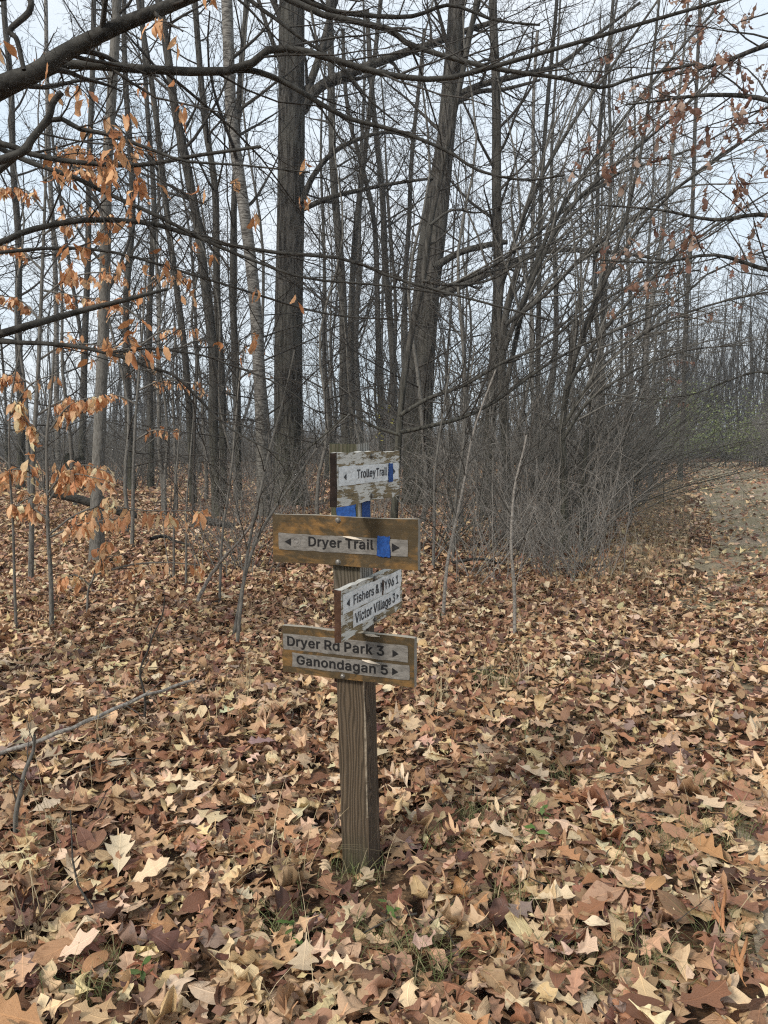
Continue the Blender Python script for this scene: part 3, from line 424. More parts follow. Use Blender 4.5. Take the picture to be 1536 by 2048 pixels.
def lettering(text, x0, x1, zc, cap, y, mat, parent, slant=0.):
    """letters between x0 and x1 on a board's face: flat print, one film thick"""
    V = []; F = []; pen = 0; items = []
    for ch in text:
        if ch == ' ': pen += .17; continue
        if ch == '~': pen += .05; continue
        a, lo, h, bands = GLYPH[ch]; items.append((pen, lo / 1000, h / 1000, bands)); pen += a / 1000 + .028
    xs = [p + t / 1000 for p, lo, h, bands in items for b in bands for q in b for t in q]
    mn, mx = min(xs), max(xs); sx = (x1 - x0) / (mx - mn); sz = cap / .51
    for p, lo, h, bands in items:
        for k, b in enumerate(bands):
            za, zb = zc + (lo + k * h - .255) * sz, zc + (lo + (k + 1) * h - .255) * sz
            for q in b:
                a, b_, c, d = (x0 + (p + t / 1000 - mn) * sx for t in q); n = len(V)
                V += [(a, y, za), (b_, y, za), (d, y, zb), (c, y, zb)]; F.append([n, n + 1, n + 2, n + 3])
    o = add('lettering', make_mesh('lettering', np.array(V), np.array(F), smooth=False), mat, parent)
    o['label'] = 'the words ' + ' '.join(text.replace('~', '').split())
    return o
def arrow(x, zc, s, dirn, y, mat, parent):
    w_ = s * .95
    me = make_mesh('arrow', np.array([(x + dirn * w_ / 2, y, zc), (x - dirn * w_ / 2, y, zc + s * .5), (x - dirn * w_ / 2, y, zc - s * .5),
                                      (x + dirn * w_ / 2, y + .0006, zc), (x - dirn * w_ / 2, y + .0006, zc + s * .5), (x - dirn * w_ / 2, y + .0006, zc - s * .5)]),
                   [np.array([[0, 1, 2], [3, 5, 4]]), np.array([[0, 3, 4, 1], [1, 4, 5, 2], [2, 5, 3, 0]])], smooth=False)
    return add('arrow', me, mat, parent)
def bolt(x, z, y, parent):
    t = np.arange(6) / 6 * 2 * math.pi; r = .0062
    V = [(x + r * math.cos(a), y - d, z + r * math.sin(a)) for d in (0, .005) for a in t] + [(x + .6 * r * math.cos(a), y - .0062, z + .6 * r * math.sin(a)) for a in t]
    wsh = [(x + .0085 * math.cos(a), y - d, z + .0085 * math.sin(a)) for d in (-.001, .0016) for a in np.arange(12) / 12 * 2 * math.pi]
    F = [[j, (j + 1) % 6, 6 + (j + 1) % 6, 6 + j] for j in range(6)] + [[6 + j, 6 + (j + 1) % 6, 12 + (j + 1) % 6, 12 + j] for j in range(6)]
    F += [[18 + j, 18 + (j + 1) % 12, 30 + (j + 1) % 12, 30 + j] for j in range(12)]
    me = make_mesh('bolt', np.array(V + wsh), [np.array(F), np.array([[12, 13, 14, 15, 16, 17]]), np.array([list(range(30, 42))])], smooth=False)
    return add('bolt', me, M_BOLT, parent)
def peel(x, z, w_, y, parent, seed):
    r = np.random.default_rng(seed); n = 9; V = []; F = []
    for k in range(n):
        u = k / (n - 1); a = w_ * (u - .5); hgt_ = .0035 * math.sin(math.pi * min(1, u * 1.1)) + .001
        for q in range(3):
            ang = q / 2 * 1.9; V.append((x + a, y - .0007 - hgt_ * 1.3 * math.sin(ang), z - .12 * a * (1 if seed % 2 else .3) + hgt_ * math.cos(ang) + r.normal(0, .0003)))
    for k in range(n - 1):
        for q in range(2): F.append([k * 3 + q, (k + 1) * 3 + q, (k + 1) * 3 + q + 1, k * 3 + q + 1])
    return add('peeling_film', make_mesh('peeling_film', np.array(V), np.array(F)), M_PEEL, parent)

BL, BH, BT = .452, .140, .020
def board(zc, right_face, mats, label, seed, tilt=0., shift=0., xs=1.):
    """a board centred on one face of the post; local x runs to the right along it, -y is its front"""
    nrml = NR if right_face else NL
    c = np.array([post_x(zc), PY, zc]) + nrml * (.0447 + BT / 2 + .0008)
    tdir = np.array([math.sin(BETA), math.cos(BETA), 0]) if right_face else np.array([math.cos(BETA), -math.sin(BETA), 0])
    c = c + tdir * shift
    V, F, K = rough_box(BL, BT, BH, 14, 2, 6, .0005, seed)
    r = np.random.default_rng(seed)
    V[:, 2] += .0012 * np.sin(V[:, 0] * 21 + seed) + (r.normal(0, .0012, len(V)) if right_face else 0) * (np.abs(V[:, 2]) > .069)
    me = make_mesh('sign_board', V, F, smooth=False)
    for m in mats: me.materials.append(m)
    me.polygons.foreach_set('material_index', np.where(K == 3, 1, np.where(K == 1, 2, 0)).astype(np.int32))
    o = add('sign_board', me, None, post_root)
    ang = math.atan2(tdir[1], tdir[0])
    o.matrix_basis = Matrix.Translation(Vector(c) - post_root.location) @ Matrix.Rotation(ang, 4, 'Z') @ Matrix.Rotation(tilt, 4, 'Y')
    o.matrix_basis = o.matrix_basis @ Matrix.Scale(xs, 4, (1, 0, 0))
    o['label'] = label
    return o
def zat(py, Y_): return float(at(768, py, Y_)[2])
def U(u): return (u - .5) * BL
def Vv(v): return (.5 - v) * BH
yf = -BT / 2
def strip(b, u0, u1, v0, v1, mat, seed):
    return slab('label_strip', (u1 - u0) * BL, (v1 - v0) * BH, .0012, mat, b, (U((u0 + u1) / 2), yf - .0009, Vv((v0 + v1) / 2)), nx=14, jit=.00025, seed=seed, ragged=.0007)
YL = yf - .0026
# first board: Trolley Trail
b1 = board(zat(953, 2.14), True, [M_FLAKE, M_END, M_EDGE], 'flaking white and tan board reading Trolley Trail with a dark end', 21)
strip(b1, .018, .975, .26, .62, M_STRIPW, 31)
lettering('Trolley~Trail', U(.27), U(.755), Vv(.42), .0225, YL, M_INKF, b1)
arrow(U(.10), Vv(.455), .017, -1, YL, M_INKF, b1); arrow(U(.892), Vv(.44), .017, 1, YL, M_INKF, b1)
slab('paint_blaze', .034, .054, .0012, M_BLUE, b1, (U(.818), YL - .0009, Vv(.46)), seed=8, ragged=.0016)
bolt(U(.5), Vv(.085), yf, b1); bolt(U(.5), Vv(.90), yf, b1)
# second board: Dryer Trail
b2 = board(zat(1083, 2.10), False, [M_STAIN, M_EDGE, M_EDGE], 'yellow brown stained board reading Dryer Trail with a blue blaze', 22)
strip(b2, .045, .935, .40, .735, M_STRIPG, 32)
lettering('Dryer Trail', U(.262), U(.712), Vv(.535), .0262, YL, M_INK, b2)
arrow(U(.112), Vv(.57), .0215, -1, YL, M_INK, b2); arrow(U(.858), Vv(.565), .0235, 1, YL, M_INK, b2)
slab('paint_blaze', .038, .056, .0012, M_BLUE, b2, (U(.779), YL - .0009, Vv(.56)), seed=9, ragged=.0013)
bolt(U(.47), Vv(.075), yf, b2); bolt(U(.47), Vv(.93), yf, b2)
peel(U(.575), Vv(.425), .062, YL, b2, 1)
tt = np.arange(20) / 20 * 2 * math.pi                             # faint round mark beside the left arrow
Vm = np.array([(U(.178) + r_ * math.cos(a), YL, Vv(.555) + .85 * r_ * math.sin(a)) for r_ in (.0125, .0110) for a in tt] +
              [(U(.178) + dx, YL, Vv(.56) + dz) for dx, dz in ((-.007, 0), (0, -.004), (.007, 0), (0, .004))])
Fm = np.array([[j, (j + 1) % 20, 20 + (j + 1) % 20, 20 + j] for j in range(20)] + [[40, 41, 42, 43]])
add('round_mark', make_mesh('round_mark', Vm, Fm, smooth=False), plain('faint_ink', (.14, .13, .12), .8, .2, .3, 90., (.27, .25, .23)), b2)
# third board: Fishers & NY96 1 / Victor Village 3
b3 = board(zat(1200, 2.14), True, [M_FLAKE, M_ENDB, M_EDGE], 'flaking white board reading Fishers & NY96 1 and Victor Village 3', 23)
strip(b3, .02, .97, .10, .475, M_STRIPW, 33); strip(b3, .165, .955, .505, .835, M_STRIPW, 34)
lettering('Fishers & NY96 1', U(.165), U(.915), Vv(.285), .0250, YL, M_INKF, b3)
lettering('Victor Village 3', U(.185), U(.855), Vv(.665), .0270, YL, M_INKF, b3)
arrow(U(.088), Vv(.30), .020, -1, YL, M_INKF, b3); arrow(U(.905), Vv(.67), .018, 1, YL, M_INKF, b3)
slab('rot_crack', .008, .044, .0010, M_ENDB, b3, (U(.628), YL - .0005, Vv(.30)), nx=2, seed=11, ragged=.0015)
bolt(U(.5), Vv(.05), yf, b3); bolt(U(.5), Vv(.91), yf, b3)
# fourth board: Dryer Rd Park 3 / Ganondagan 5
b4 = board(zat(1312, 2.10), False, [M_STAIN, M_EDGE, M_EDGE], 'yellow brown stained board reading Dryer Rd Park 3 and Ganondagan 5', 24, tilt=-.006, xs=.92)
strip(b4, .008, .955, .165, .50, M_STRIPG, 35); strip(b4, .08, .965, .565, .86, M_STRIPG, 36)
lettering('Dryer Rd Park 3', U(.042), U(.785), Vv(.315), .0268, YL, M_INK, b4)
lettering('Ganondagan 5', U(.115), U(.812), Vv(.70), .0262, YL, M_INK, b4)
arrow(U(.868), Vv(.345), .021, 1, YL, M_INK, b4); arrow(U(.865), Vv(.715), .021, 1, YL, M_INK, b4)
bolt(U(.475), Vv(.07), yf, b4); bolt(U(.475), Vv(.94), yf, b4)
peel(U(.69), Vv(.575), .06, YL, b4, 3); peel(U(.70), Vv(.03), .05, yf, b4, 4)

# ------------------------------------------------------------------ leaves
OAK = [(0, .010), (.13, .012), (.20, .03), (.27, .10), (.34, .21), (.365, .225), (.375, .15), (.395, .075), (.43, .045), (.48, .055), (.53, .14), (.62, .33), (.67, .385), (.675, .27), (.69, .13), (.73, .06), (.78, .075), (.84, .18), (.905, .235), (.91, .12), (.94, .06), (1, 0)]
OAKB = [(0, .010), (.12, .012), (.18, .05), (.25, .13), (.33, .23), (.36, .235), (.38, .17), (.42, .13), (.47, .15), (.53, .24), (.60, .32), (.655, .35), (.675, .27), (.70, .20), (.74, .17), (.79, .20), (.84, .25), (.88, .25), (.90, .17), (.93, .11), (.965, .05), (1, 0)]
ROUND = [(0, .01), (.1, .014), (.17, .04), (.22, .09), (.27, .13), (.31, .135), (.35, .11), (.39, .13), (.44, .19), (.49, .23), (.53, .225), (.57, .19), (.62, .22), (.67, .275), (.72, .285), (.77, .25), (.81, .21), (.85, .22), (.89, .22), (.93, .17), (.97, .08), (1, 0)]
BEECH = [(0, .008), (.06, .012)] + [(round(.10 + .9 * k / 19, 3), round(.265 * math.sin(math.pi * (.04 + .96 * k / 19) ** .85) ** .85, 3) if k < 19 else 0.) for k in range(20)]
def leaf_flat(outline, keep, r, jit):
    o = np.array([outline[k] for k in keep]); n = len(o)
    sm = lambda: np.interp(np.arange(n), np.linspace(0, n - 1, 6), r.uniform(.72, 1.25, 6))
    wl = o[:, 1] * sm() * r.uniform(.85, 1.15); wr = o[:, 1] * sm() * r.uniform(.85, 1.15)
    sw = r.normal(0, .05)
    mid = np.stack([sw * np.sin(o[:, 0] * 3), o[:, 0]], -1)
    Lp = np.stack([mid[:, 0] - wl, o[:, 0] + r.normal(0, jit, n)], -1); Rp = np.stack([mid[:, 0] + wr, o[:, 0] + r.normal(0, jit, n)], -1)
    uv = np.concatenate([np.stack([0 * wl, o[:, 0]], -1), np.stack([-wl, o[:, 0]], -1), np.stack([wr, o[:, 0]], -1)])
    F = []
    for k in range(n - 1):
        F += [[k, n + k, n + k + 1, k + 1][::-1], [k, 2 * n + k, 2 * n + k + 1, k + 1]]
    return np.concatenate([mid, Lp, Rp]), np.array(F), uv
def curl(P, r, amt):
    x, y = P[:, 0] * r.uniform(.64, .95), P[:, 1] - .5; amt = amt * r.choice([.5, .9, 1.3, 2.0]); fold = r.normal(0, .22) * amt
    kx = r.normal(0, 2.0) * amt + r.choice([-1, 1]) * .8 * amt; ky = r.normal(0, 1.6) * amt
    a = kx * x; xx = np.where(abs(kx) > .05, np.sin(a) / (kx + 1e-9), x); z = (1 - np.cos(a)) / (kx + 1e-9)
    b = ky * y; yy = np.where(abs(ky) > .05, np.sin(b) / (ky + 1e-9), y) - z * np.sin(b); z = z * np.cos(b) + (1 - np.cos(b)) / (ky + 1e-9)
    z = z + np.abs(x) * fold
    tw = r.normal(0, .7) * amt * y; c, s = np.cos(tw), np.sin(tw)
    z = z + .03 * amt * np.sin(9 * y + r.uniform(0, 6) + 7 * x * r.choice([-1, 1])) * np.minimum(1, np.abs(x) * 6)
    return np.stack([xx * c - z * s, yy, xx * s + z * c], -1)
FULL = list(range(22)); MID = [0, 2, 5, 8, 12, 15, 18, 21]; LOW = [0, 5, 12, 21]; TINY = [0, 11, 21]
def bank(shapes, keep, n, seed, amt):
    r = np.random.default_rng(seed); out = []
    for k in range(n):
        P, F, uv = leaf_flat(shapes[k % len(shapes)], keep, r, .006); out.append((curl(P, r, amt), F, uv))
    return out
PALETTE = np.array([(.62, .45, .285), (.50, .335, .195), (.62, .47, .32), (.38, .225, .130), (.32, .175, .102), (.245, .122, .073), (.15, .068, .042), (.095, .046, .033), (.29, .195, .155), (.43, .285, .18), (.20, .12, .085)])
PROB = np.array([.14, .17, .07, .16, .16, .135, .10, .06, .02, .07, .02]); PROB = PROB / PROB.sum()
def simple_bank(n):
    """far leaves: a blade folded along its rib"""
    r = np.random.default_rng(4); out = []
    for k in range(n):
        w_ = r.uniform(.18, .34, 2); f = r.normal(0, .14, 2); y_ = r.uniform(-.1, .25, 2)
        out.append((np.array([(0, -.5, 0), (-w_[0], y_[0], f[0]), (0, .5, r.normal(0, .1)), (w_[1], y_[1], f[1])]), np.array([[0, 3, 2, 1]]), np.array([(0, 0), (-.2, .5), (0, 1), (.2, .5)])))
    return out
def rot_mats(yaw, tilt, az, flip):
    """yaw about z, then lean by tilt towards azimuth az; flip turns the leaf over"""
    n = len(yaw); cz, sz = np.cos(yaw), np.sin(yaw); Z = np.zeros(n); O = np.ones(n)
    A = np.stack([np.stack([cz * flip, -sz, Z], -1), np.stack([sz * flip, cz, Z], -1), np.stack([Z, Z, flip], -1)], 1)
    kx, ky = np.cos(az), np.sin(az); c, s = np.cos(tilt), np.sin(tilt); C = 1 - c
    B = np.stack([np.stack([c + kx * kx * C, kx * ky * C, ky * s], -1), np.stack([kx * ky * C, c + ky * ky * C, -kx * s], -1), np.stack([-ky * s, kx * s, c], -1)], 1)
    return B @ A
def scatter(bk, pos, size, yaw, tilt, az, flip, col):
    Vs, Fs, Cs, Us = [], [], [], []; n0 = 0
    which = rng.integers(0, len(bk), len(pos)); R = rot_mats(yaw, tilt, az, flip)
    for k, (P, F, uv) in enumerate(bk):
        m = np.where(which == k)[0]
        if not len(m): continue
        V = np.einsum('mij,vj->mvi', R[m], P) * size[m][:, None, None] + pos[m][:, None, :]
        Fs.append((F[None] + (np.arange(len(m)) * len(P))[:, None, None]).reshape(-1, 4) + n0)
        Vs.append(V.reshape(-1, 3)); Cs.append(np.repeat(col[m], len(P), 0)); Us.append(np.tile(uv, (len(m), 1))); n0 += len(m) * len(P)
    return np.concatenate(Vs), np.concatenate(Fs), np.concatenate(Cs), np.concatenate(Us)
def gpt(px, py):                                               # point of the ground that the photograph shows there
    d = FW + np.array([(px - 768) / FPX, 0, 0]) + UPV * (-(py - 1024) / FPX); t = CAMH / -d[2]; return d[0] * t, d[1] * t
TUFT_AT = [gpt(a, b) for a, b in [(1020, 1815), (1240, 1560), (1120, 1560), (1100, 1480), (905, 1690), (935, 1640), (700, 1760), (1300, 1690), (1420, 1700), (1380, 1560), (1000, 1370), (960, 1360), (1090, 1400), (1480, 1660), (840, 1920), (880, 1960), (1280, 1940), (560, 1880), (200, 1980), (1050, 1690), (1450, 1900), (1180, 1330), (720, 1900)]]
def litter_points(d0, d1, n, half=.56):
    d = np.sqrt(rng.uniform(d0 ** 2, d1 ** 2, n)); x = rng.uniform(-half, half, n) * d; y = d
    off = trail_off(x, y)
    keep = np.ones(n)
    gap = .5 + .5 * np.sin(1.9 * x + .6 * y) * np.sin(1.1 * y - .7 * x)
    keep = np.where(np.abs(off) < 1.8, np.where(np.abs(off) > 1.3, .42, .08 + .24 * gap ** 2), 1.0)
    keep = np.where((np.abs(off) < 1.9) & (y < 8.5), np.maximum(keep, .72 - .42 * np.clip((y - 4.5) / 4, 0, 1)), keep)   # leaves blown over the near end of the trail
    clear = np.hypot((x - post_x(0)) / .17, (y - 2.03) / .17) < 1                      # bare soil at the foot of the post
    keep = np.where(clear, .22, keep)
    inp = (np.abs((x - post_x(0)) * NL[0] + (y - PY) * NL[1]) < .055) & (np.abs((x - post_x(0)) * NR[0] + (y - PY) * NR[1]) < .055)
    patch = np.sin(3.1 * x + 1.3) * np.sin(2.3 * y + .7) + .6 * np.sin(5.3 * x - 2.9 * y)
    keep = np.where((x > .15) & (patch > .75) & (d < 9), keep * .45, keep)             # thinner cover with grass showing through, towards the trail
    for a, b in TUFT_AT: keep = np.where(np.hypot(x - a, y - b) < .07, keep * .45, keep)
    ok = (rng.random(n) < keep) & ~inp
    return x[ok], y[ok]
def tints(n, x=None, y=None):
    c = PALETTE[rng.choice(len(PALETTE), n, p=PROB)] * rng.uniform(.78, 1.16, (n, 1)) * rng.normal(1, .05, (n, 3)) * np.array([1.05, 1.06, 1.02])
    return np.clip(c, .01, .8)
SH = [OAK, OAKB, OAK, ROUND, OAKB, BEECH, OAK, OAKB]
parts = []
for (d0, d1, n, keep, amt, s0, s1, zt, tl) in ((1.25, 3.2, 4300, FULL, 1.3, .07, .14, .045, 19), (3.2, 7, 18500, MID, 1.25, .068, .128, .05, 22),
                                              (7, 15, 42000, LOW, 1.1, .07, .125, .055, 28), (15, 46, 90000, TINY, .8, .10, .17, .05, 32)):
    x, y = litter_points(d0, d1, n); m = len(x)
    bk = bank(SH, keep, 48, 5 + int(d1), amt) if keep is not TINY else simple_bank(12)
    z = hgt(x, y) + .008 + zt * rng.random(m) ** 1.4
    st = scatter(bk, np.stack([x, y, z], -1), rng.uniform(s0, s1, m) * np.where(rng.random(m) < .12, 1.25, 1), rng.uniform(0, 6.283, m),
                 np.radians(np.abs(rng.normal(0, tl, m))), rng.uniform(0, 6.283, m), rng.choice([-1., 1.], m), tints(m))
    parts.append(st)
# wider, thinner cover to the sides and behind so the place holds from other viewpoints
n = 9000; x = rng.uniform(-14, 16, n); y = rng.uniform(-3, 24, n); ok = (np.abs(x) > .5 * np.maximum(y, 0)) & (np.abs(trail_off(x, y)) > .9); x, y = x[ok], y[ok]; m = len(x)
parts.append(scatter(bank(SH, LOW, 16, 77, 1.), np.stack([x, y, hgt(x, y) + .02 + .03 * rng.random(m)], -1), rng.uniform(.14, .22, m), rng.uniform(0, 6.283, m),
                     np.radians(np.abs(rng.normal(0, 22, m))), rng.uniform(0, 6.283, m), rng.choice([-1., 1.], m), tints(m)))
# torn scraps of leaf between the whole ones
n = 7000; d = np.sqrt(rng.uniform(1.3 ** 2, 5.5 ** 2, n)); x = rng.uniform(-.55, .55, n) * d
inp = (np.abs((x - post_x(0)) * NL[0] + (d - PY) * NL[1]) < .05) & (np.abs((x - post_x(0)) * NR[0] + (d - PY) * NR[1]) < .05); x, d = x[~inp], d[~inp]; m = len(x)
parts.append(scatter(simple_bank(16), np.stack([x, d, hgt(x, d) + .006 + .05 * rng.random(m) * (np.hypot(x - post_x(0), d - 2.03) > .16)], -1), rng.uniform(.012, .045, m), rng.uniform(0, 6.283, m),
                     np.radians(np.abs(rng.normal(0, 26, m))), rng.uniform(0, 6.283, m), rng.choice([-1., 1.], m), tints(m)))
Vs, Fs, Cs, Us = [], [], [], []; n0 = 0
for a, b, c, d in parts: Vs.append(a); Fs.append(b + n0); Cs.append(c); Us.append(d); n0 += len(a)
litter = add('fallen_leaves', make_mesh('fallen_leaves', np.concatenate(Vs), np.concatenate(Fs), smooth=True, col=np.concatenate(Cs), uv=np.concatenate(Us)), M_LITTER)
tag(litter, 'deep brown and tan leaf litter covering the woodland floor', 'leaf litter', kind='stuff')

# the 280 leaves that show largest: single things on top of the litter
TYPES = [('oak_leaf', 'lobed leaf', [OAK, OAKB]), ('beech_leaf', 'oval leaf', [BEECH])]
SHADES = [('pale straw', (.64, .48, .31)), ('tan', (.55, .37, .215)), ('orange brown', (.40, .21, .10)), ('russet brown', (.26, .12, .062)), ('greyish mauve brown', (.27, .185, .15))]
lr = np.random.default_rng(42); banks = {}
for nm, lb, sh in TYPES:
    banks[nm] = []
    for P, F, uv in bank(sh, FULL, 12, 90 + len(nm), 1.35 if nm == 'oak_leaf' else .8):
        me = make_mesh(nm, P - np.array([0, 0, 0]), F, smooth=True, col=np.ones((len(P), 3)), uv=uv); me.materials.append(M_LITTER); banks[nm].append((me, P[:, 2].min()))
placed = []; tries = 0
while len(placed) < 280 and tries < 8000:
    tries += 1
    d = math.sqrt(lr.uniform(1.35 ** 2, 3.6 ** 2)); x = lr.uniform(-.53, .53) * d
    if math.hypot(x - post_x(0), d - 2.07) < .2: continue
    if any(math.hypot(x - a, d - b) < .075 for a, b in placed): continue
    placed.append((x, d))
    nm, lb, sh = TYPES[0] if lr.random() < .84 else TYPES[1]
    k = lr.choice(len(SHADES), p=[.27, .29, .26, .13, .05]); sn, c = SHADES[k]
    if nm == 'beech_leaf': k = int(lr.integers(1, 4)); sn, c = SHADES[k]
    me, zmin = banks[nm][lr.integers(len(banks[nm]))]
    o = add(nm, me); s = float(lr.uniform(.095, .155) if nm == 'oak_leaf' else lr.uniform(.085, .115))
    o.scale = (s, s, s)
    R = rot_mats(np.array([lr.uniform(0, 6.283)]), np.radians(np.array([abs(lr.normal(0, 22))])), np.array([lr.uniform(0, 6.283)]), np.array([1.]))[0]
    o.rotation_euler = Matrix(R.tolist()).to_euler()
    o.location = (x, d, float(hgt(x, d)) + .05 + .012 * lr.random())
    cc = np.clip(np.array(c) * lr.uniform(.85, 1.15) * lr.normal(1, .04, 3), .02, .8); o.color = (*cc.tolist(), 1)
    near = ('at the very front' if d < 1.7 else 'just in front of the post' if d < 2.05 else 'level with the post' if d < 2.5 else 'a step behind the post' if d < 3.0 else 'farther back than the post')
    near += ', far to the left' if x < -.25 * d else ', left of it' if x < -.03 * d else ', right of it' if x < .22 * d else ', far to the right'
    if near.startswith('at the very'): near = near.replace('left of it', 'left of centre').replace('right of it', 'right of centre')
    big = 'large' if s > (.125 if nm == 'oak_leaf' else .1) else 'small'
    tag(o, f'{big} {sn} {lb} lying {near}', 'leaf', f'{sn} {nm.split("_")[0]} leaves lying {near}')

# twigs and broken sticks strewn over the litter
n = 420; d = np.sqrt(rng.uniform(1.4 ** 2, 12 ** 2, n)); x = rng.uniform(-.53, .53, n) * d; ok = np.hypot(x - post_x(0), d - 2.1) > .25; x, d = x[ok], d[ok]; n = len(x); a = rng.uniform(0, 6.283, n)
S = walk(np.stack([x, d, hgt(x, d) + .05], -1), np.stack([np.cos(a), np.sin(a), rng.normal(0, .12, n)], -1), rng.uniform(.06, .38, n), 4, .12, np.zeros(3))
tb = Tubes(); tb.put(S, rng.uniform(.0012, .0035, n)[:, None] * np.linspace(1, .5, 5)[None], 4)
tag(add('twig_litter', tb.mesh('twig_litter'), M_TWIG), 'small broken twigs strewn over the fallen leaves', 'twig litter', kind='stuff')

# ------------------------------------------------------------------ trees
def px_line(pts, Y0, n, grounded=True):
    """[(px, py) or (px, py, Y)] -> n points; the first stands on the ground when grounded"""
    q = []
    for k, p in enumerate(pts):
        Yk = p[2] if len(p) > 2 else Y0
        a = at(p[0], p[1], Yk)
        if grounded and k == 0: a[2] = float(hgt(a[0], a[1])) - .12
        q.append(a)
    return spline(q, n)
def wobble(P, amt):
    n = len(P); k = rng.normal(0, 1, (4, 3)); t = np.linspace(0, 1, n)
    w_ = sum(k[j] * np.sin((j + 1.5) * 4.1 * t[:, None] + j + k[j, 0]) / (j + 1.5) for j in range(4)); w_[:, 2] = 0
    return P + amt * w_ * np.minimum(1, t * 6)[:, None]
def crown_levels(T, lv):
    """lv: list of spawn kwargs; returns the batches of each level"""
    out = [T]
    for kw in lv: out.append(spawn(out[-1][0], out[-1][1], **kw))
    return out[1:]
STD = lambda c1=14, t0=.3, Lf=.32, c2=5, c3=4, c4=3: [
    dict(cnt=c1, t0=t0, t1=.99, a0=35, a1=72, Lf=Lf, n=7, wob=.10, trop=(0, 0, .05), rr=.38, rmin=.009, Lmax=5.),
    dict(cnt=c2, t0=.2, a0=28, a1=58, Lf=.5, n=5, wob=.14, trop=(0, 0, .03), rr=.55, rmin=.0055),
    dict(cnt=c3, t0=.2, a0=28, a1=60, Lf=.55, n=4, wob=.16, trop=(0, 0, .02), rr=.6, rmin=.004),
    dict(cnt=c4, t0=.25, a0=28, a1=60, Lf=.6, n=2, wob=.18, trop=(0, 0, .02), rr=.7, rmin=.003)]
def build_tree(name, T, R, mat, lv, label, cat='tree', group=None, sides=10, extra=None, twig=None, flare=.5, fh=.35):
    """T, R: trunk polyline; extra: list of (points, radii) limbs drawn from the photograph, each with its own side branches"""
    base = T[0].copy(); base[2] = float(hgt(base[0], base[1]))
    root = empty(name, base)
    R = R * (1 + flare * np.exp(-np.maximum(T[:, 2] - base[2], 0) / fh))
    tb = Tubes(); tb.put(T, R, sides)
    add('trunk', tb.mesh('trunk', base), mat, root)
    batches = crown_levels((T[None], R[None]), lv) if lv else []
    if batches:
        cr = Tubes(); cr.put(*batches[0], 5)
        for bt in batches[1:]: cr.put(*bt, 3)
        add('crown', cr.mesh('crown', base), twig or mat, root)
    limbs = []
    for ent in (extra or []):
        P, r = ent[0], ent[1]; sub = ent[2] if len(ent) > 2 else None
        lb = Tubes(); lb.put(P, r, 7); lo = add('limb', lb.mesh('limb', base), mat, root)
        bs = crown_levels((P[None], r[None]), sub) if sub else []
        if bs:
            tw = Tubes()
            for q, bt in enumerate(bs): tw.put(*bt, 4 if q == 0 else 3)
            tag(add('twigs', tw.mesh('twigs', base), twig or mat, lo), kind='stuff')
        limbs.append((lo, P, r, bs))
    tag(root, label, cat, group)
    return root, base, limbs
def rad(n, w0, w1, Y_): return np.linspace(w0, w1, n) / 2 * Y_ / FPX
def limb(pts, Y0, w0, w1, sub=None, n=16):
    P = px_line(pts, Y0, n, False); Ys = P[:, 1]
    return (P, np.linspace(w0, w1, n) / 2 * Ys / FPX, sub)
LS = lambda c=11, Lf=.30, c2=5, c3=3, a=(30, 60), trop=(0, 0, .03), flat=.3: [
    dict(cnt=c, t0=.12, a0=a[0], a1=a[1], Lf=Lf, n=6, wob=.12, trop=trop, rr=.5, rmin=.0042, flat=flat, Lmax=2.4),
    dict(cnt=c2, t0=.15, a0=25, a1=58, Lf=.5, n=4, wob=.15, trop=trop, rr=.6, rmin=.0026, flat=flat),
    dict(cnt=c3, t0=.2, a0=25, a1=60, Lf=.55, n=3, wob=.16, trop=trop, rr=.7, rmin=.0018, flat=flat)]

# the big furrowed oak behind the post
T = px_line([(579, 1000), (577, 850), (577, 650), (581, 450), (583, 250), (583, 100), (585, -60), (592, -400), (600, -700)], 16, 40)
build_tree('oak_tree', T, rad(40, 59, 44, 16), M_OAK, STD(9, .62, .22, 4, 3, 2),
           'thickest dark trunk with deeply furrowed bark, behind the top of the post', sides=18, twig=M_TWIG, extra=[
    limb([(603, 222), (640, 172), (720, 138), (800, 108), (870, 85), (930, 62), (1000, 40, 14)], 16, 22, 9, LS(8, .3)),
    limb([(598, 240), (612, 190), (640, 110), (662, 30), (690, -60)], 16, 18, 10, LS(7, .3)),
    limb([(604, 405), (622, 360), (655, 315), (700, 285), (770, 264), (826, 276)], 15.8, 13, 5, LS(6, .3)),
    limb([(606, 418), (660, 395), (720, 380), (800, 365), (870, 356)], 15.8, 11, 5, LS(8, .3)),
    limb([(570, 150), (530, 40), (500, -60)], 16, 10, 6, LS(5, .3))], flare=.5, fh=.5)
# leaning pair right of the post
T = px_line([(846, 1000), (847, 820), (858, 620), (877, 440), (893, 260), (908, 100), (916, -20), (935, -300), (955, -600)], 15, 36)
build_tree('leaning_tree', T, rad(36, 38, 30, 15), M_OAK, STD(8, .55, .22, 4, 3, 2),
           'thick dark trunk leaning right, second largest, behind the slim pale tree', sides=16, twig=M_TWIG, extra=[
    limb([(905, 195), (960, 170), (1040, 150), (1120, 128), (1200, 65), (1280, 5)], 15, 14, 5, LS(8, .3)),
    limb([(898, 215), (950, 185), (1010, 178), (1080, 160)], 15, 12, 5, LS(6, .3)),
    limb([(880, 590), (960, 555), (1040, 520), (1120, 500), (1230, 505), (1330, 520)], 14.6, 16, 5, LS(9, .3)),
    limb([(868, 535), (920, 505), (985, 488), (1015, 484)], 14.6, 15, 9)], flare=.3, fh=.5)
T = px_line([(818, 992), (821, 820), (833, 640), (849, 480), (866, 380), (895, 210), (918, 40), (940, -200), (960, -450)], 15.9, 34)
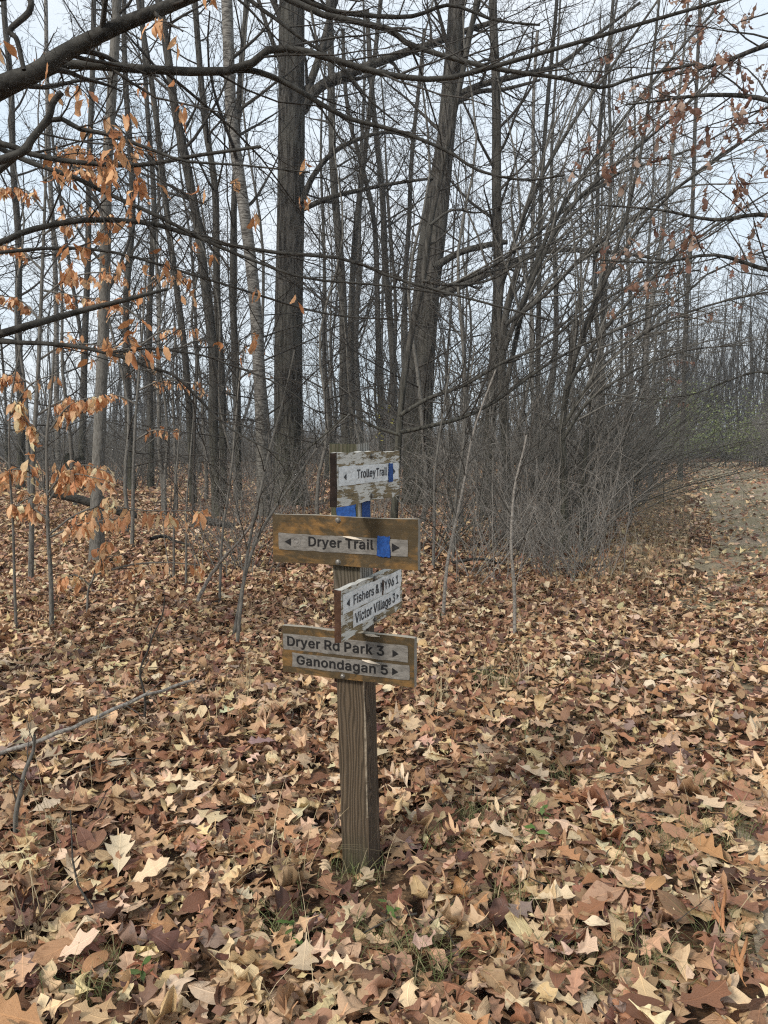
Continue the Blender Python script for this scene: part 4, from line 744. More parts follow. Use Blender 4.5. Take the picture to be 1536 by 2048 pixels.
build_tree('leaning_tree', T, rad(34, 24, 17, 15.9), M_GREY, STD(8, .5, .22, 4, 3, 2), 'slimmer dark trunk hugging the left side of the thick leaning trunk', sides=12, twig=M_TWIG)
# slim smooth tree whose foot is behind the boards
C_T = px_line([(783, 1110), (790, 1000), (797, 880), (806, 770), (824, 660), (846, 560), (860, 450), (884, 340), (914, 200), (936, 90), (955, -10), (985, -200)], 8, 36)
UPR = (.012, 0, .05)
build_tree('slim_tree', C_T, rad(36, 15, 9, 8), M_GREY, STD(7, .5, .2, 4, 3, 2), 'slim smooth pale grey tree curving up right from behind the boards', sides=10, twig=M_TWIG, extra=[
    limb([(798, 832), (860, 795), (930, 770), (1010, 722), (1090, 690), (1170, 622), (1290, 560), (1400, 540)], 7.8, 9, 3, LS(16, .24, 4, 3, (20, 50), UPR)),
    limb([(800, 865), (870, 850), (940, 830), (1010, 790), (1080, 738), (1180, 682), (1330, 620), (1420, 545), (1536, 500)], 7.4, 9, 3, LS(18, .24, 4, 3, (20, 50), UPR)),
    limb([(846, 562), (900, 570), (980, 560), (1060, 512), (1180, 440)], 7.7, 7, 2, LS(10, .26, 4, 3, (20, 50), UPR)),
    limb([(800, 870), (740, 850), (700, 828), (660, 860), (600, 915), (570, 980)], 7.6, 7, 2, LS(8, .26, 4, 2)),
    limb([(860, 450), (905, 420), (960, 425), (1030, 400)], 7.8, 6, 2, LS(8, .3, 4, 3))], flare=.25)
# left-hand group
HERO = [
 ('birch_tree', [(527, 1000), (522, 850), (511, 700), (499, 520), (488, 360), (470, 200), (455, 0), (440, -250), (430, -500)], 13, 25, 20, M_BIRCH, 'mottled birch trunk just left of the thickest trunk', (8, .45)),
 ('bare_tree', [(436, 1006), (428, 850), (424, 720), (402, 560), (385, 400), (365, 250), (346, 150), (320, 30), (290, -150), (260, -400)], 13, 21, 13, M_GREY, 'curved grey trunk rooted in open leaf litter, leaning left as it rises', (9, .4)),
 ('bare_tree', [(448, 985), (444, 800), (437, 600), (430, 380), (410, 240), (392, 40), (380, -200)], 15, 16, 10, M_GREY, 'straight dark trunk between the curved grey trunk and the birch', (9, .4)),
 ('bare_tree', [(476, 975), (470, 800), (466, 640), (470, 420), (482, 220), (494, 20), (500, -250)], 17, 15, 9, M_GREY, 'dark thin trunk just behind the mottled birch', (9, .4)),
 ('bare_tree', [(386, 990), (380, 800), (366, 660), (345, 500), (322, 330), (301, 170), (278, 20), (255, -200)], 15, 14, 9, M_GREY, 'dark trunk leaning left behind the curved grey trunk', (10, .4)),
 ('grey_tree', [(192, 1118), (194, 1000), (201, 850), (205, 700), (208, 500), (214, 350), (224, 200), (232, 0), (238, -250), (240, -500)], 8, 27, 14, M_SAPL, 'slender grey trunk standing among the hanging orange beech leaves', (9, .38)),
 ('sapling', [(327, 995), (321, 860), (316, 740), (318, 600), (312, 480)], 14, 10, 4, M_SAPL, 'straight thin sapling in the open litter left of the curved trunk', (9, .3)),
 ('bare_tree', [(700, 950), (692, 850), (687, 650), (671, 450), (668, 300), (664, 100), (655, -150)], 21, 19, 12, M_GREY, 'forked dark trunk in the gap between the two thickest trunks', (10, .35)),
 ('bare_tree', [(706, 950), (704, 760), (707, 600), (712, 460), (725, 330), (745, 150), (770, -80)], 21.5, 15, 8, M_GREY, 'right stem beside the forked dark trunk', (10, .35)),
 ('bare_tree', [(764, 945), (762, 760), (760, 600), (748, 450), (722, 340), (700, 240), (690, 60)], 22, 13, 7, M_GREY, 'thin trunk bending left in the gap above the post', (10, .35)),
 ('bare_tree', [(788, 945), (786, 760), (772, 560), (768, 400), (748, 230), (735, 20)], 23, 16, 9, M_GREY, 'upright thin trunk directly above the post', (10, .35)),
 ('bare_tree', [(815, 945), (808, 760), (812, 560), (822, 420), (832, 250), (846, 60)], 24, 12, 7, M_GREY, 'narrow trunk left of the slim pale tree', (10, .35)),
 ('dark_tree', [(972, 1035), (978, 900), (990, 720), (1002, 540), (1003, 420), (998, 300), (992, 150), (985, 0), (980, -250)], 12.5, 24, 14, M_OAK, 'dark trunk rising from the thicket right of the leaning pair', (10, .4)),
 ('bare_tree', [(1072, 985), (1076, 760), (1084, 540), (1092, 380), (1098, 200), (1105, 0), (1110, -200)], 18, 11, 6, M_GREY, 'upright grey trunk in the right-hand tangle, nearest the dark trunk', (11, .35)),
 ('bare_tree', [(1190, 985), (1196, 780), (1192, 560), (1202, 380), (1210, 180), (1225, -20)], 20, 11, 6, M_GREY, 'upright grey trunk at the right edge of the tangle', (11, .35)),
 ('bare_tree', [(1360, 950), (1368, 780), (1376, 600), (1385, 420), (1390, 200), (1400, -20)], 26, 10, 6, M_GREY, 'thin upright trunk where the trail disappears', (11, .35)),
 ('birch_tree', [(1066, 960), (1064, 700), (1066, 420), (1068, 250), (1075, 60)], 24, 9, 6, M_BIRCH, 'thin pale birch stem in the right-hand tangle', (8, .4)),
 ('birch_tree', [(118, 960), (112, 700), (104, 430), (96, 200), (90, 0)], 24, 11, 7, M_BIRCH, 'pale birch stem far behind the beech leaves, near the left edge', (8, .4)),
 ('bare_tree', [(160, 955), (166, 760), (172, 560), (180, 380), (186, 150), (190, -60)], 22, 14, 9, M_GREY, 'thin trunk just left of the slender grey trunk', (10, .35)),
 ('bare_tree', [(262, 965), (258, 800), (252, 600), (262, 420), (256, 200), (250, -40)], 19, 16, 9, M_GREY, 'thin trunk just right of the slender grey trunk', (10, .35)),
 ('bare_tree', [(40, 975), (44, 760), (36, 560), (28, 380), (22, 180), (12, 0)], 19, 15, 10, M_GREY, 'grey trunk closest to the left edge of the woods', (10, .35)),
 ('bare_tree', [(300, 960), (304, 800), (298, 600), (306, 400), (296, 200), (284, -40)], 21, 13, 8, M_GREY, 'thin trunk behind the straight sapling', (10, .35)),
]
for nm, pts, Y_, w0, w1, mt, lb, (c1, t0) in HERO:
    n = 30; T = wobble(px_line(pts, Y_, n), .08)
    build_tree(nm, T, rad(n, w0, w1, Y_), mt, STD(c1 + 4, t0, .24, 5, 4, 2), lb, sides=9, twig=M_TWIG, flare=.3)
# leaning trees whose boughs fan out to the upper right over the trail
FAN = (.04, 0, -.005)
FS = lambda c=17: [dict(cnt=c, t0=.06, a0=14, a1=40, Lf=.42, n=6, wob=.08, trop=FAN, rr=.62, rmin=.006, flat=.2, Lmax=2.8),
                   dict(cnt=5, t0=.12, a0=18, a1=48, Lf=.5, n=4, wob=.12, trop=FAN, rr=.65, rmin=.0036, flat=.2),
                   dict(cnt=3, t0=.2, a0=22, a1=55, Lf=.5, n=3, wob=.14, trop=FAN, rr=.7, rmin=.0024, flat=.2)]
T = px_line([(1020, 1050), (1012, 900), (1004, 760), (1010, 640), (1040, 520)], 9.5, 24)
fanA = build_tree('leaning_maple', T, rad(24, 20, 12, 9.5), M_GREY, None, 'bare leaning tree fanning long boughs up right from behind the thicket', twig=M_SAPL, extra=[
    limb([(1006, 800), (1030, 690), (1060, 560), (1110, 440), (1180, 330), (1260, 220), (1350, 110), (1440, 10)], 9.3, 11, 4, FS()),
    limb([(1008, 700), (1060, 570), (1130, 430), (1220, 340), (1340, 240), (1480, 110)], 9.2, 11, 4, FS()),
    limb([(1005, 750), (1000, 600), (1030, 480), (1080, 360), (1150, 240), (1240, 110), (1330, -20)], 9.6, 11, 4, FS()),
    limb([(1010, 650), (1090, 590), (1180, 500), (1290, 420), (1420, 330), (1560, 230)], 9.0, 10, 4, FS()),
    limb([(868, 582), (960, 545), (1040, 495), (1130, 420), (1230, 350), (1380, 300), (1540, 210)], 9.4, 8, 3, FS())])
T = px_line([(1130, 1085), (1128, 960), (1125, 850), (1140, 740), (1155, 640)], 8, 22)
fanB = build_tree('leaning_maple', T, rad(22, 16, 9, 8), M_GREY, None, 'bare leaning tree with low sweeping boughs reaching across to the trail', twig=M_SAPL, extra=[
    limb([(1126, 820), (1170, 650), (1240, 510), (1330, 400), (1440, 310), (1560, 240)], 7.8, 9, 3, FS()),
    limb([(1130, 780), (1200, 670), (1290, 570), (1390, 480), (1560, 370)], 7.6, 9, 3, FS()),
    limb([(1128, 850), (1200, 740), (1300, 660), (1420, 610), (1560, 580)], 7.4, 8, 3, FS()),
    limb([(1140, 740), (1200, 590), (1250, 440), (1290, 260), (1310, 80), (1325, -60)], 8.1, 9, 4, FS(12)),
    limb([(1126, 880), (1180, 800), (1280, 735), (1380, 700), (1500, 690)], 7.2, 7, 2, FS(12))])

# the beech that stands just outside the picture on the left and reaches in overhead
T = spline([(-3.05, 3.0, -.1), (-3.0, 3.0, 1.2), (-3.02, 3.05, 2.6), (-2.95, 3.1, 4.5), (-2.98, 3.1, 7.5), (-2.9, 3.1, 11)], 26)
def from_trunk(z, pts, Y0, w0, w1, sub):
    """limb rooted in the trunk at height z, then through the photograph's points"""
    k = np.argmin(np.abs(T[:, 2] - z)); q = [T[k]] + [at(p[0], p[1], p[2] if len(p) > 2 else Y0) for p in pts]
    P = spline(q, 28)
    return (P, np.linspace(w0, w1, 28) / 2 * np.clip(P[:, 1], 3.0, 9) / FPX, sub)
BS = lambda c=12, Lf=.24: [dict(cnt=c, t0=.25, a0=30, a1=62, Lf=Lf, n=6, wob=.12, trop=(0, 0, .0), rr=.42, rmin=.0028, flat=.5, Lmax=1.6),
                          dict(cnt=5, t0=.15, a0=30, a1=60, Lf=.55, n=4, wob=.14, trop=(0, 0, 0), rr=.6, rmin=.0016, flat=.5),
                          dict(cnt=3, t0=.2, a0=30, a1=60, Lf=.55, n=3, wob=.15, trop=(0, 0, 0), rr=.7, rmin=.0012, flat=.5)]
BT_ = T
beech_limbs = [
    from_trunk(2.1, [(-200, 265), (0, 172), (70, 145), (130, 105), (230, 55), (330, 15), (430, -25), (600, -90)], 3.3, 44, 16, BS(9)),
    from_trunk(2.05, [(-150, 262), (0, 190), (60, 160), (130, 128), (230, 134), (380, 143), (484, 137), (535, 100), (593, 99), (665, 118), (737, 140), (808, 154), (880, 158), (952, 143), (1060, 112), (1200, 72), (1340, 30), (1470, -5)], 3.45, 21, 6, BS(15)),
    limb([(470, 139, 3.47), (510, 142, 3.5), (560, 160), (610, 188), (690, 234), (770, 255), (830, 274), (900, 305), (960, 342), (1050, 360), (1130, 350)], 3.6, 12, 4, BS(13), 26),
    from_trunk(1.9, [(-150, 360), (0, 320), (50, 300), (62, 280), (96, 236), (106, 205), (124, 184)], 3.0, 19, 11, None),
    from_trunk(1.85, [(-150, 370), (0, 340), (100, 240), (160, 258), (220, 270), (300, 298), (370, 322), (480, 330), (620, 345)], 3.05, 14, 3, BS(10)),
    from_trunk(1.85, [(-150, 290), (0, 288), (70, 310), (160, 325), (280, 330), (400, 310), (522, 293)], 3.3, 14, 6, BS(10)),
    from_trunk(1.8, [(-150, 270), (0, 300), (60, 325), (150, 355), (210, 385), (300, 425), (370, 460), (430, 490), (530, 530), (620, 558), (760, 570), (900, 590)], 3.6, 12, 3.5, BS(14)),
    from_trunk(1.6, [(-150, 530), (0, 485), (60, 460), (170, 440), (290, 445), (370, 466), (440, 486), (560, 506), (690, 518), (800, 560), (950, 600), (1100, 640)], 3.8, 14, 4, BS(15)),
    from_trunk(1.4, [(-150, 680), (0, 684), (130, 690), (230, 710), (300, 735), (350, 752), (400, 800), (450, 850), (520, 890), (600, 930)], 3.4, 11, 3, BS(12)),
    from_trunk(1.4, [(-150, 680), (60, 686), (170, 696), (230, 704), (300, 697), (400, 710), (460, 730), (560, 770), (640, 830)], 3.5, 8, 2, BS(10)),
    from_trunk(1.3, [(-300, 760, 2.2), (0, 668, 1.9), (150, 625, 2.0), (250, 600, 2.0), (335, 578, 2.05)], 2.0, 14, 4, None),
    from_trunk(3.0, [(-120, -120), (40, -20), (60, 20), (20, 60), (34, 80), (48, 140)], 3.1, 14, 9, None),
    from_trunk(3.6, [(100, -300), (420, -120), (600, 12), (768, 55), (818, 88), (918, 120), (1018, 142), (1118, 155), (1203, 175), (1268, 155), (1390, 128)], 4.4, 15, 5, BS(14)),
    from_trunk(3.6, [(150, -300), (500, -60), (640, 12), (710, 28), (820, 33), (900, 10), (990, 40), (1080, 50)], 4.6, 14, 4, BS(10)),
    from_trunk(2.6, [(-100, 20), (200, -40), (420, -40), (540, 30), (600, 75), (680, 130), (740, 200), (800, 250)], 4.0, 12, 3, BS(10)),
    from_trunk(1.7, [(-150, 540), (0, 505), (200, 500), (420, 560), (640, 625), (800, 640)], 4.3, 9, 3, BS(12)),
]
beech, bbase, blimbs = build_tree('beech_tree', BT_, np.linspace(.15, .07, 26), M_BEECH, None, 'smooth grey beech reaching long limbs in from the left edge overhead', twig=M_TWIG, extra=beech_limbs, flare=.3)
beech_twig_points = [(k, lo, bs) for k, (lo, P, r, bs) in enumerate(blimbs)]

# hanging leaves: shared meshes, each leaf its own part
hb = []
for P, F, uv in bank([BEECH], [0, 2, 5, 8, 11, 14, 17, 20, 21], 12, 301, .95):
    P = P.copy(); P[:, 1] += .5; P[:, 2] -= P[0, 2]; P[:, 1] -= P[0, 1]
    q = np.abs(P[:, 0]) > .02; P[:, 0] *= .78; P[:, 2] += .018 * np.where(np.arange(len(P)) % 2, 1, -1) * q
    me = make_mesh('leaf', P, F, smooth=True, col=np.ones((len(P), 3)), uv=uv); me.materials.append(M_HANG); hb.append(me)
ob = []
for P, F, uv in bank([OAK, OAKB], MID, 8, 302, 1.1):
    P = P.copy(); P[:, 1] += .5; P[:, 1] -= P[0, 1]; P[:, 2] -= P[0, 2]
    me = make_mesh('leaf', P, F, smooth=True, col=np.ones((len(P), 3)), uv=uv); me.materials.append(M_HANG); ob.append(me)
BC = 1.18 * np.array([(.48, .23, .10), (.43, .19, .078), (.62, .37, .20), (.36, .15, .062), (.55, .30, .145), (.60, .33, .165)]); OC = np.array([(.22, .115, .075), (.36, .25, .19), (.17, .085, .06), (.29, .17, .115)])
def hang(parent, base, p, tdir, meshes, size, cols, droop=(.5, 1.3)):
    d = np.array(tdir, float); d[2] = 0; d = nrm(d + rng.normal(0, .6, 3)); a = rng.uniform(*droop)
    dy = nrm(np.array([d[0] * math.cos(a), d[1] * math.cos(a), -math.sin(a)])); up = nrm(np.array([-dy[0] * dy[2], -dy[1] * dy[2], 1 - dy[2] ** 2]) + rng.normal(0, .35, 3))
    xx = nrm(np.cross(dy, up)); zz = np.cross(xx, dy)
    o = bpy.data.objects.new('leaf', meshes[rng.integers(len(meshes))]); COL.objects.link(o); o.parent = parent
    s = rng.uniform(*size); m = np.eye(4); m[:3, 0] = xx * s; m[:3, 1] = dy * s; m[:3, 2] = zz * s; m[:3, 3] = p - base
    o.matrix_basis = Matrix(m.tolist()); c = cols[rng.integers(len(cols))] * rng.uniform(.8, 1.2); o.color = (*np.clip(c, 0, .8).tolist(), 1)
def proj(p):
    v = np.asarray(p) - np.array([0, 0, CAMH]); d = v @ FW
    return 768 + FPX * v[..., 0] / d, 1024 - FPX * (v @ UPV) / d
# leaves of the overhead beech: only where its twigs hang on the left
cand = []
for k, lo, bs in beech_twig_points:
    for P, R in bs[1:]:
        for e in range(1, P.shape[1]):
            for q in range(len(P)): cand.append((lo, P[q, e], P[q, e] - P[q, e - 1]))
pp = np.array([c[1] for c in cand]); u, v = proj(pp)
dens = np.exp(-((u - 90) / 190) ** 2) * (np.exp(-((v - 420) / 190) ** 2) + .5 * np.exp(-((v - 640) / 120) ** 2) + .35 * np.exp(-((v - 60) / 90) ** 2)) + .05 * (u < 620) * (v < 700)
dens *= (u > -40) * (pp[:, 1] > 2.6)
pick = rng.choice(len(cand), 125, replace=False, p=dens / dens.sum())
for q in pick:
    lo, p, t = cand[q]
    for _ in range(int(rng.integers(1, 5))): hang(lo, bbase, p + rng.normal(0, .012, 3), t, hb, (.055, .09), BC, (.4, 1.45))

# young beeches with low leafy sprays
def young_beech(name, label, stem, Y_, w0, w1, sprays, leaves, stem_sub=None, meshes=None, cols=None, size=(.082, .122)):
    n = 22; T = wobble(px_line(stem, Y_, n), .01); R = rad(n, w0, w1, Y_)
    ex = [limb(s, Y_, 4.5, 1.6, [dict(cnt=9, t0=.2, a0=30, a1=60, Lf=.24, n=5, wob=.12, trop=(0, 0, -.01), rr=.6, rmin=.0012, flat=.7)], n=12) for s in sprays]
    root, base, lm = build_tree(name, T, R, M_SAPL, stem_sub, label, 'sapling', extra=ex, twig=M_TWIG, flare=.15, sides=8)
    for lo, P, r, bs in lm:
        c = [(P[e], P[e] - P[e - 1]) for e in range(3, len(P))] + [(b[e], b[e] - b[e - 1]) for b in bs[0][0] for e in range(1, b.shape[0])]
        for q in rng.choice(len(c), leaves, replace=leaves > len(c)): hang(lo, base, c[q][0], c[q][1], meshes or hb, size, cols if cols is not None else BC * (np.array([1.12, 1.22, 1.35]) if Y_ > 5.5 else np.array([1.25, 1.4, 1.6])), (.6, 1.45))  # beech tint lifted, most on near sprays: caught light put into the leaf colour
    return root
young_beech('beech_sapling', 'young beech with pale orange leaf sprays, left of the slender grey trunk', [(103, 1262), (98, 1100), (96, 960), (99, 830), (106, 680)], 4.9, 9.5, 4,
            [[(97, 985), (130, 945), (170, 930), (220, 945, 4.7)], [(97, 990), (60, 945), (20, 940), (-20, 960, 5.1)], [(98, 1070), (150, 1030), (210, 1012), (300, 1022, 4.6), (410, 1020, 4.5)],
             [(98, 1040), (60, 1015), (20, 1010)], [(99, 880), (60, 850), (30, 800)], [(100, 860), (140, 810), (200, 790)], [(98, 1000), (140, 950), (210, 960, 4.6)], [(98, 1075), (160, 1050), (250, 1035, 4.7)]], 52)
young_beech('beech_sapling', 'thin leafless-stemmed young beech closest to the left edge', [(33, 1262), (27, 1100), (20, 960), (22, 820), (40, 690)], 4.9, 6, 3,
            [[(20, 930), (-20, 900), (-60, 905)], [(22, 830), (60, 770), (120, 745)], [(24, 1020), (50, 1000), (90, 985, 4.7)]], 9)
young_beech('beech_sapling', 'low beech seedling with drooping leaves in front of the slender grey trunk', [(172, 1238), (176, 1190), (190, 1150), (205, 1120)], 5.2, 5, 3,
            [[(185, 1160), (200, 1120), (240, 1110)], [(180, 1170), (150, 1150), (120, 1160)], [(200, 1130), (205, 1100), (215, 1080)], [(190, 1150), (260, 1130), (330, 1125), (400, 1130)]], 22)
young_beech('beech_sapling', 'leafy young beech deep in the woods left of the birch', [(352, 990), (350, 880), (346, 760), (350, 660)], 14, 7, 3,
            [[(350, 800), (400, 770), (460, 775)], [(350, 760), (300, 740), (250, 750)], [(350, 700), (400, 680), (440, 690)]], 12)
young_beech('beech_sapling', 'tall young beech thick with copper leaves behind the low leaf sprays', [(58, 1130), (66, 950), (78, 760), (84, 560), (88, 380), (92, 260)], 6.6, 11, 4,
            [[(82, 600), (130, 560), (190, 545), (250, 550)], [(80, 640), (40, 600), (-10, 590)], [(86, 470), (130, 440), (190, 430), (230, 440)], [(86, 420), (50, 380), (0, 380)], [(84, 540), (40, 500), (0, 490)],
             [(78, 720), (130, 690), (200, 690), (270, 700)], [(76, 780), (30, 750), (-10, 760)], [(90, 330), (130, 300), (180, 300)], [(74, 830), (130, 800), (190, 810)], [(88, 360), (130, 340), (200, 345)], [(84, 580), (140, 590), (210, 600)]], 66, None, None, None, (.068, .105))
young_beech('beech_sapling', 'young beech with copper leaves between the slender grey trunk and the birch', [(262, 1080), (268, 950), (276, 800), (284, 660), (290, 520)], 9.0, 8, 3,
            [[(282, 690), (330, 660), (390, 660)], [(284, 640), (240, 610), (200, 615)], [(278, 780), (330, 760), (400, 770)], [(286, 580), (330, 550), (380, 555)], [(276, 810), (230, 790), (180, 800)], [(272, 880), (310, 860), (360, 865)]], 28)
young_beech('beech_sapling', 'copper leaved young beech far behind the curved grey trunk', [(470, 985), (468, 880), (474, 760), (478, 680)], 16, 6, 3,
            [[(472, 800), (440, 780), (400, 790)], [(474, 760), (510, 740), (545, 750)], [(470, 850), (440, 835), (405, 845)], [(476, 710), (500, 690), (530, 700)]], 14)
young_beech('oak_sapling', 'young oak holding dull brown leaves at the far right end of the thicket', [(1300, 965), (1302, 880), (1306, 790), (1310, 700), (1316, 620)], 20, 7, 3,
            [[(1304, 820), (1340, 800), (1375, 805)], [(1306, 780), (1270, 760), (1235, 765)], [(1308, 740), (1345, 720), (1385, 725)], [(1306, 770), (1335, 755), (1360, 760)], [(1312, 680), (1280, 660), (1250, 665)], [(1303, 850), (1275, 835), (1245, 840)], [(1314, 640), (1345, 625), (1375, 630)]], 24, None, ob, OC * np.array([.9, .85, .85]), (.11, .16))
# oak on the far side of the trail, reaching in at the upper right with its brown leaves
T = spline([(7.4, 7.4, -.1), (7.35, 7.4, 2.0), (7.4, 7.45, 4.5), (7.3, 7.4, 8), (7.35, 7.3, 12)], 24)
def rlimb(z, pts, Y0, w0, w1, sub):
    k = np.argmin(np.abs(T[:, 2] - z)); P = spline([T[k]] + [at(p[0], p[1], p[2] if len(p) > 2 else Y0) for p in pts], 22)
    return (P, np.linspace(w0, w1, 22) / 2 * P[:, 1] / FPX, sub)
OS = [dict(cnt=12, t0=.3, a0=30, a1=62, Lf=.25, n=5, wob=.14, trop=(0, 0, .0), rr=.5, rmin=.003, Lmax=1.6), dict(cnt=4, t0=.2, a0=30, a1=60, Lf=.5, n=4, wob=.15, trop=(0, 0, 0), rr=.6, rmin=.0018)]
red_oak, obase, olimbs = build_tree('red_oak_tree', T, np.linspace(.16, .08, 24), M_OAK, None, 'oak holding brown leaves, reaching in at the upper right over the trail', twig=M_TWIG, extra=[
    rlimb(5.0, [(1900, 60), (1700, 40), (1536, 90), (1430, 130), (1350, 150)], 6.6, 18, 4, OS), rlimb(4.2, [(1900, 300), (1700, 260), (1536, 200), (1420, 190), (1330, 200), (1250, 210)], 6.4, 16, 3, OS),
    rlimb(3.6, [(1900, 500), (1700, 470), (1536, 430), (1430, 440), (1320, 420), (1200, 410)], 6.2, 15, 3, OS), rlimb(3.3, [(1900, 600), (1700, 570), (1536, 540), (1430, 510), (1320, 525), (1200, 520)], 6.5, 14, 3, OS),
    rlimb(2.9, [(1900, 780), (1700, 790), (1536, 745), (1460, 760), (1380, 790), (1280, 800)], 9.5, 8, 2, OS)], flare=.3)
cand = []
for lo, P, r, bs in olimbs:
    for Pb, R in bs:
        for e in range(2, Pb.shape[1]):
            for q in range(len(Pb)): cand.append((lo, Pb[q, e], Pb[q, e] - Pb[q, e - 1]))
u, v = proj(np.array([c[1] for c in cand]))
dens = (u > 1080) * (u < 1560) * (v > -20) * (v < 640) * (.15 + np.exp(-((u - 1440) / 110) ** 2))
for q in rng.choice(len(cand), min(150, int((dens > 0).sum())), replace=False, p=dens / dens.sum()):
    lo, p, t = cand[q]
    for _ in range(int(rng.integers(1, 5))): hang(lo, obase, p + rng.normal(0, .03, 3), t, ob, (.10, .15), OC, (.4, 1.4))

# ---- saplings, sticks and stems
def stem_thing(name, label, pts, Y_, w0, w1, mat, sub=None, cat='sapling', grounded=True, n=18, wb=.008, group=None):
    T = wobble(px_line(pts, Y_, n, grounded), wb); base = T[0].copy()
    tb = Tubes(); R = np.linspace(w0, w1, n) / 2 * T[:, 1] / FPX; tb.put(T, R, 7)
    o = add(name, tb.mesh(name, base), mat, None, base)
    if sub:
        tw = Tubes()
        for bt in crown_levels((T[None], R[None]), sub): tw.put(*bt, 3)
        tag(add('twigs', tw.mesh('twigs', base), M_TWIG, o), kind='stuff')
    return tag(o, label, cat, group)
SS = lambda c, Lf=.3, c2=3: [dict(cnt=c, t0=.3, a0=25, a1=55, Lf=Lf, n=5, wob=.12, trop=(0, 0, .03), rr=.6, rmin=.0016), dict(cnt=c2, t0=.2, a0=25, a1=60, Lf=.5, n=3, wob=.15, trop=(0, 0, .02), rr=.7, rmin=.001)]
stem_thing('sapling', 'short forked grey sapling at the lower left edge, nearest the camera', [(40, 1705), (42, 1620), (50, 1540), (62, 1470)], 2.28, 12, 6, M_SAPL, SS(4, .5, 2))
stem_thing('sapling', 'crooked dark stem standing in litter beside the fallen grey stick', [(288, 1466), (287, 1400), (282, 1340), (300, 1290), (322, 1240), (330, 1190)], 3.25, 6, 2.5, M_TWIG, SS(4, .4, 2))
stem_thing('sapling', 'thin stem rising left of the boards between two others', [(437, 1208), (445, 1080), (460, 960), (475, 800), (490, 690)], 5.9, 6, 3, M_SAPL, SS(8))
stem_thing('sapling', 'thin leaning stem close beside the second board', [(470, 1300), (485, 1180), (505, 1060), (530, 940), (560, 820), (590, 700)], 4.6, 8, 3, M_SAPL, SS(9))
stem_thing('sapling', 'grey stem arching right behind the second board', [(460, 1290), (500, 1120), (560, 1000), (640, 890), (700, 828)], 4.9, 8, 3, M_SAPL, SS(8))
stem_thing('sapling', 'dark reddish thin stem by the curved grey trunk', [(384, 1010), (388, 900), (392, 800), (398, 690)], 11, 7, 3, M_TWIG, SS(8))
stem_thing('sapling', 'upright thin stem in litter left of the second board', [(345, 1165), (347, 1080), (352, 980), (360, 860), (365, 740)], 6.6, 5, 2, M_SAPL, SS(7))
stem_thing('sapling', 'thin upright stem beside its twin left of the second board', [(371, 1172), (372, 1080), (375, 990), (384, 880), (392, 760)], 6.5, 5, 2, M_SAPL, SS(7))
stem_thing('sapling', 'pale crooked sapling alone in front of the right thicket', [(1030, 1285), (1026, 1180), (1024, 1090), (1030, 1000), (1042, 920), (1052, 870)], 4.7, 8, 3.5, M_PALE, SS(9, .35))
stem_thing('sapling', 'pale stem right of the boards, leaning right', [(884, 1240), (892, 1150), (908, 1060), (930, 960), (950, 860), (990, 740)], 5.3, 8, 3, M_PALE, SS(10, .35))
stem_thing('sapling', 'thin grey stem just right of the second board', [(866, 1130), (868, 1040), (872, 950), (884, 840), (900, 720)], 7.3, 7, 3, M_SAPL, SS(9, .35))
stem_thing('sapling', 'greenish crooked sapling inside the right thicket', [(1163, 1075), (1165, 1000), (1172, 910), (1178, 830), (1186, 740), (1180, 650)], 8.5, 10, 4, M_GREY, SS(12, .35))
stem_thing('sapling', 'bushy upright stem at the left side of the right thicket', [(905, 1110), (912, 1000), (925, 900), (935, 800), (950, 690)], 7.9, 7, 3, M_SAPL, SS(11, .35))
# fallen wood
def fallen(name, label, pts, w0, w1, mat, sub=None, cat='branch', lift=.05, n=18):
    q = []
    for (px, py, Y_) in pts: q.append(at(px, py, Y_))
    P = spline(q, n); P[:, 2] = np.maximum(P[:, 2], hgt(P[:, 0], P[:, 1]) + .015)
    P = P + rng.normal(0, .004, P.shape); base = P[0].copy(); R = np.linspace(w0, w1, n) / 2 * P[:, 1] / FPX * rng.uniform(.9, 1.1, n)
    tb = Tubes(); tb.put(P, R, 8); o = add(name, tb.mesh(name, base), mat, None, base)
    if sub:
        tw = Tubes()
        for bt in crown_levels((P[None], R[None]), sub): tw.put(*bt, 3)
        tag(add('twigs', tw.mesh('twigs', base), mat, o), kind='stuff')
    return tag(o, label, cat)
fallen('fallen_branch', 'long bare grey stick lying across the litter at the left', [(-60, 1530, 2.75), (0, 1508, 2.82), (130, 1462, 2.95), (250, 1408, 3.15), (390, 1358, 3.4)], 12, 6, M_PALE, [dict(cnt=3, t0=.4, a0=20, a1=45, Lf=.25, n=4, wob=.1, trop=(0, 0, .02), rr=.5, rmin=.0015)])
fallen('fallen_log', 'blackened log lying behind the slender grey trunk', [(105, 985, 10.0), (170, 1002, 10.0), (235, 1022, 10.1), (275, 1032, 10.2)], 20, 12, M_DEAD, cat='log')
fallen('fallen_log', 'short blackened log in the litter left of the second board', [(405, 1040, 9.6), (430, 1045, 9.6), (468, 1052, 9.7)], 17, 12, M_DEAD, cat='log')
fallen('fallen_branch', 'dark forked stick lying in the open litter left of the post', [(300, 1078, 8.2), (325, 1072, 8.3), (352, 1082, 8.3), (380, 1090, 8.3)], 9, 4, M_DEAD, [dict(cnt=3, t0=.2, a0=35, a1=70, Lf=.4, n=3, wob=.1, trop=(0, 0, .15), rr=.6, rmin=.004)])
fallen('fallen_branch', 'dark dead stick lying in litter right of the boards', [(905, 1125, 7.0), (960, 1118, 7.0), (1010, 1128, 7.1)], 7, 4, M_DEAD)
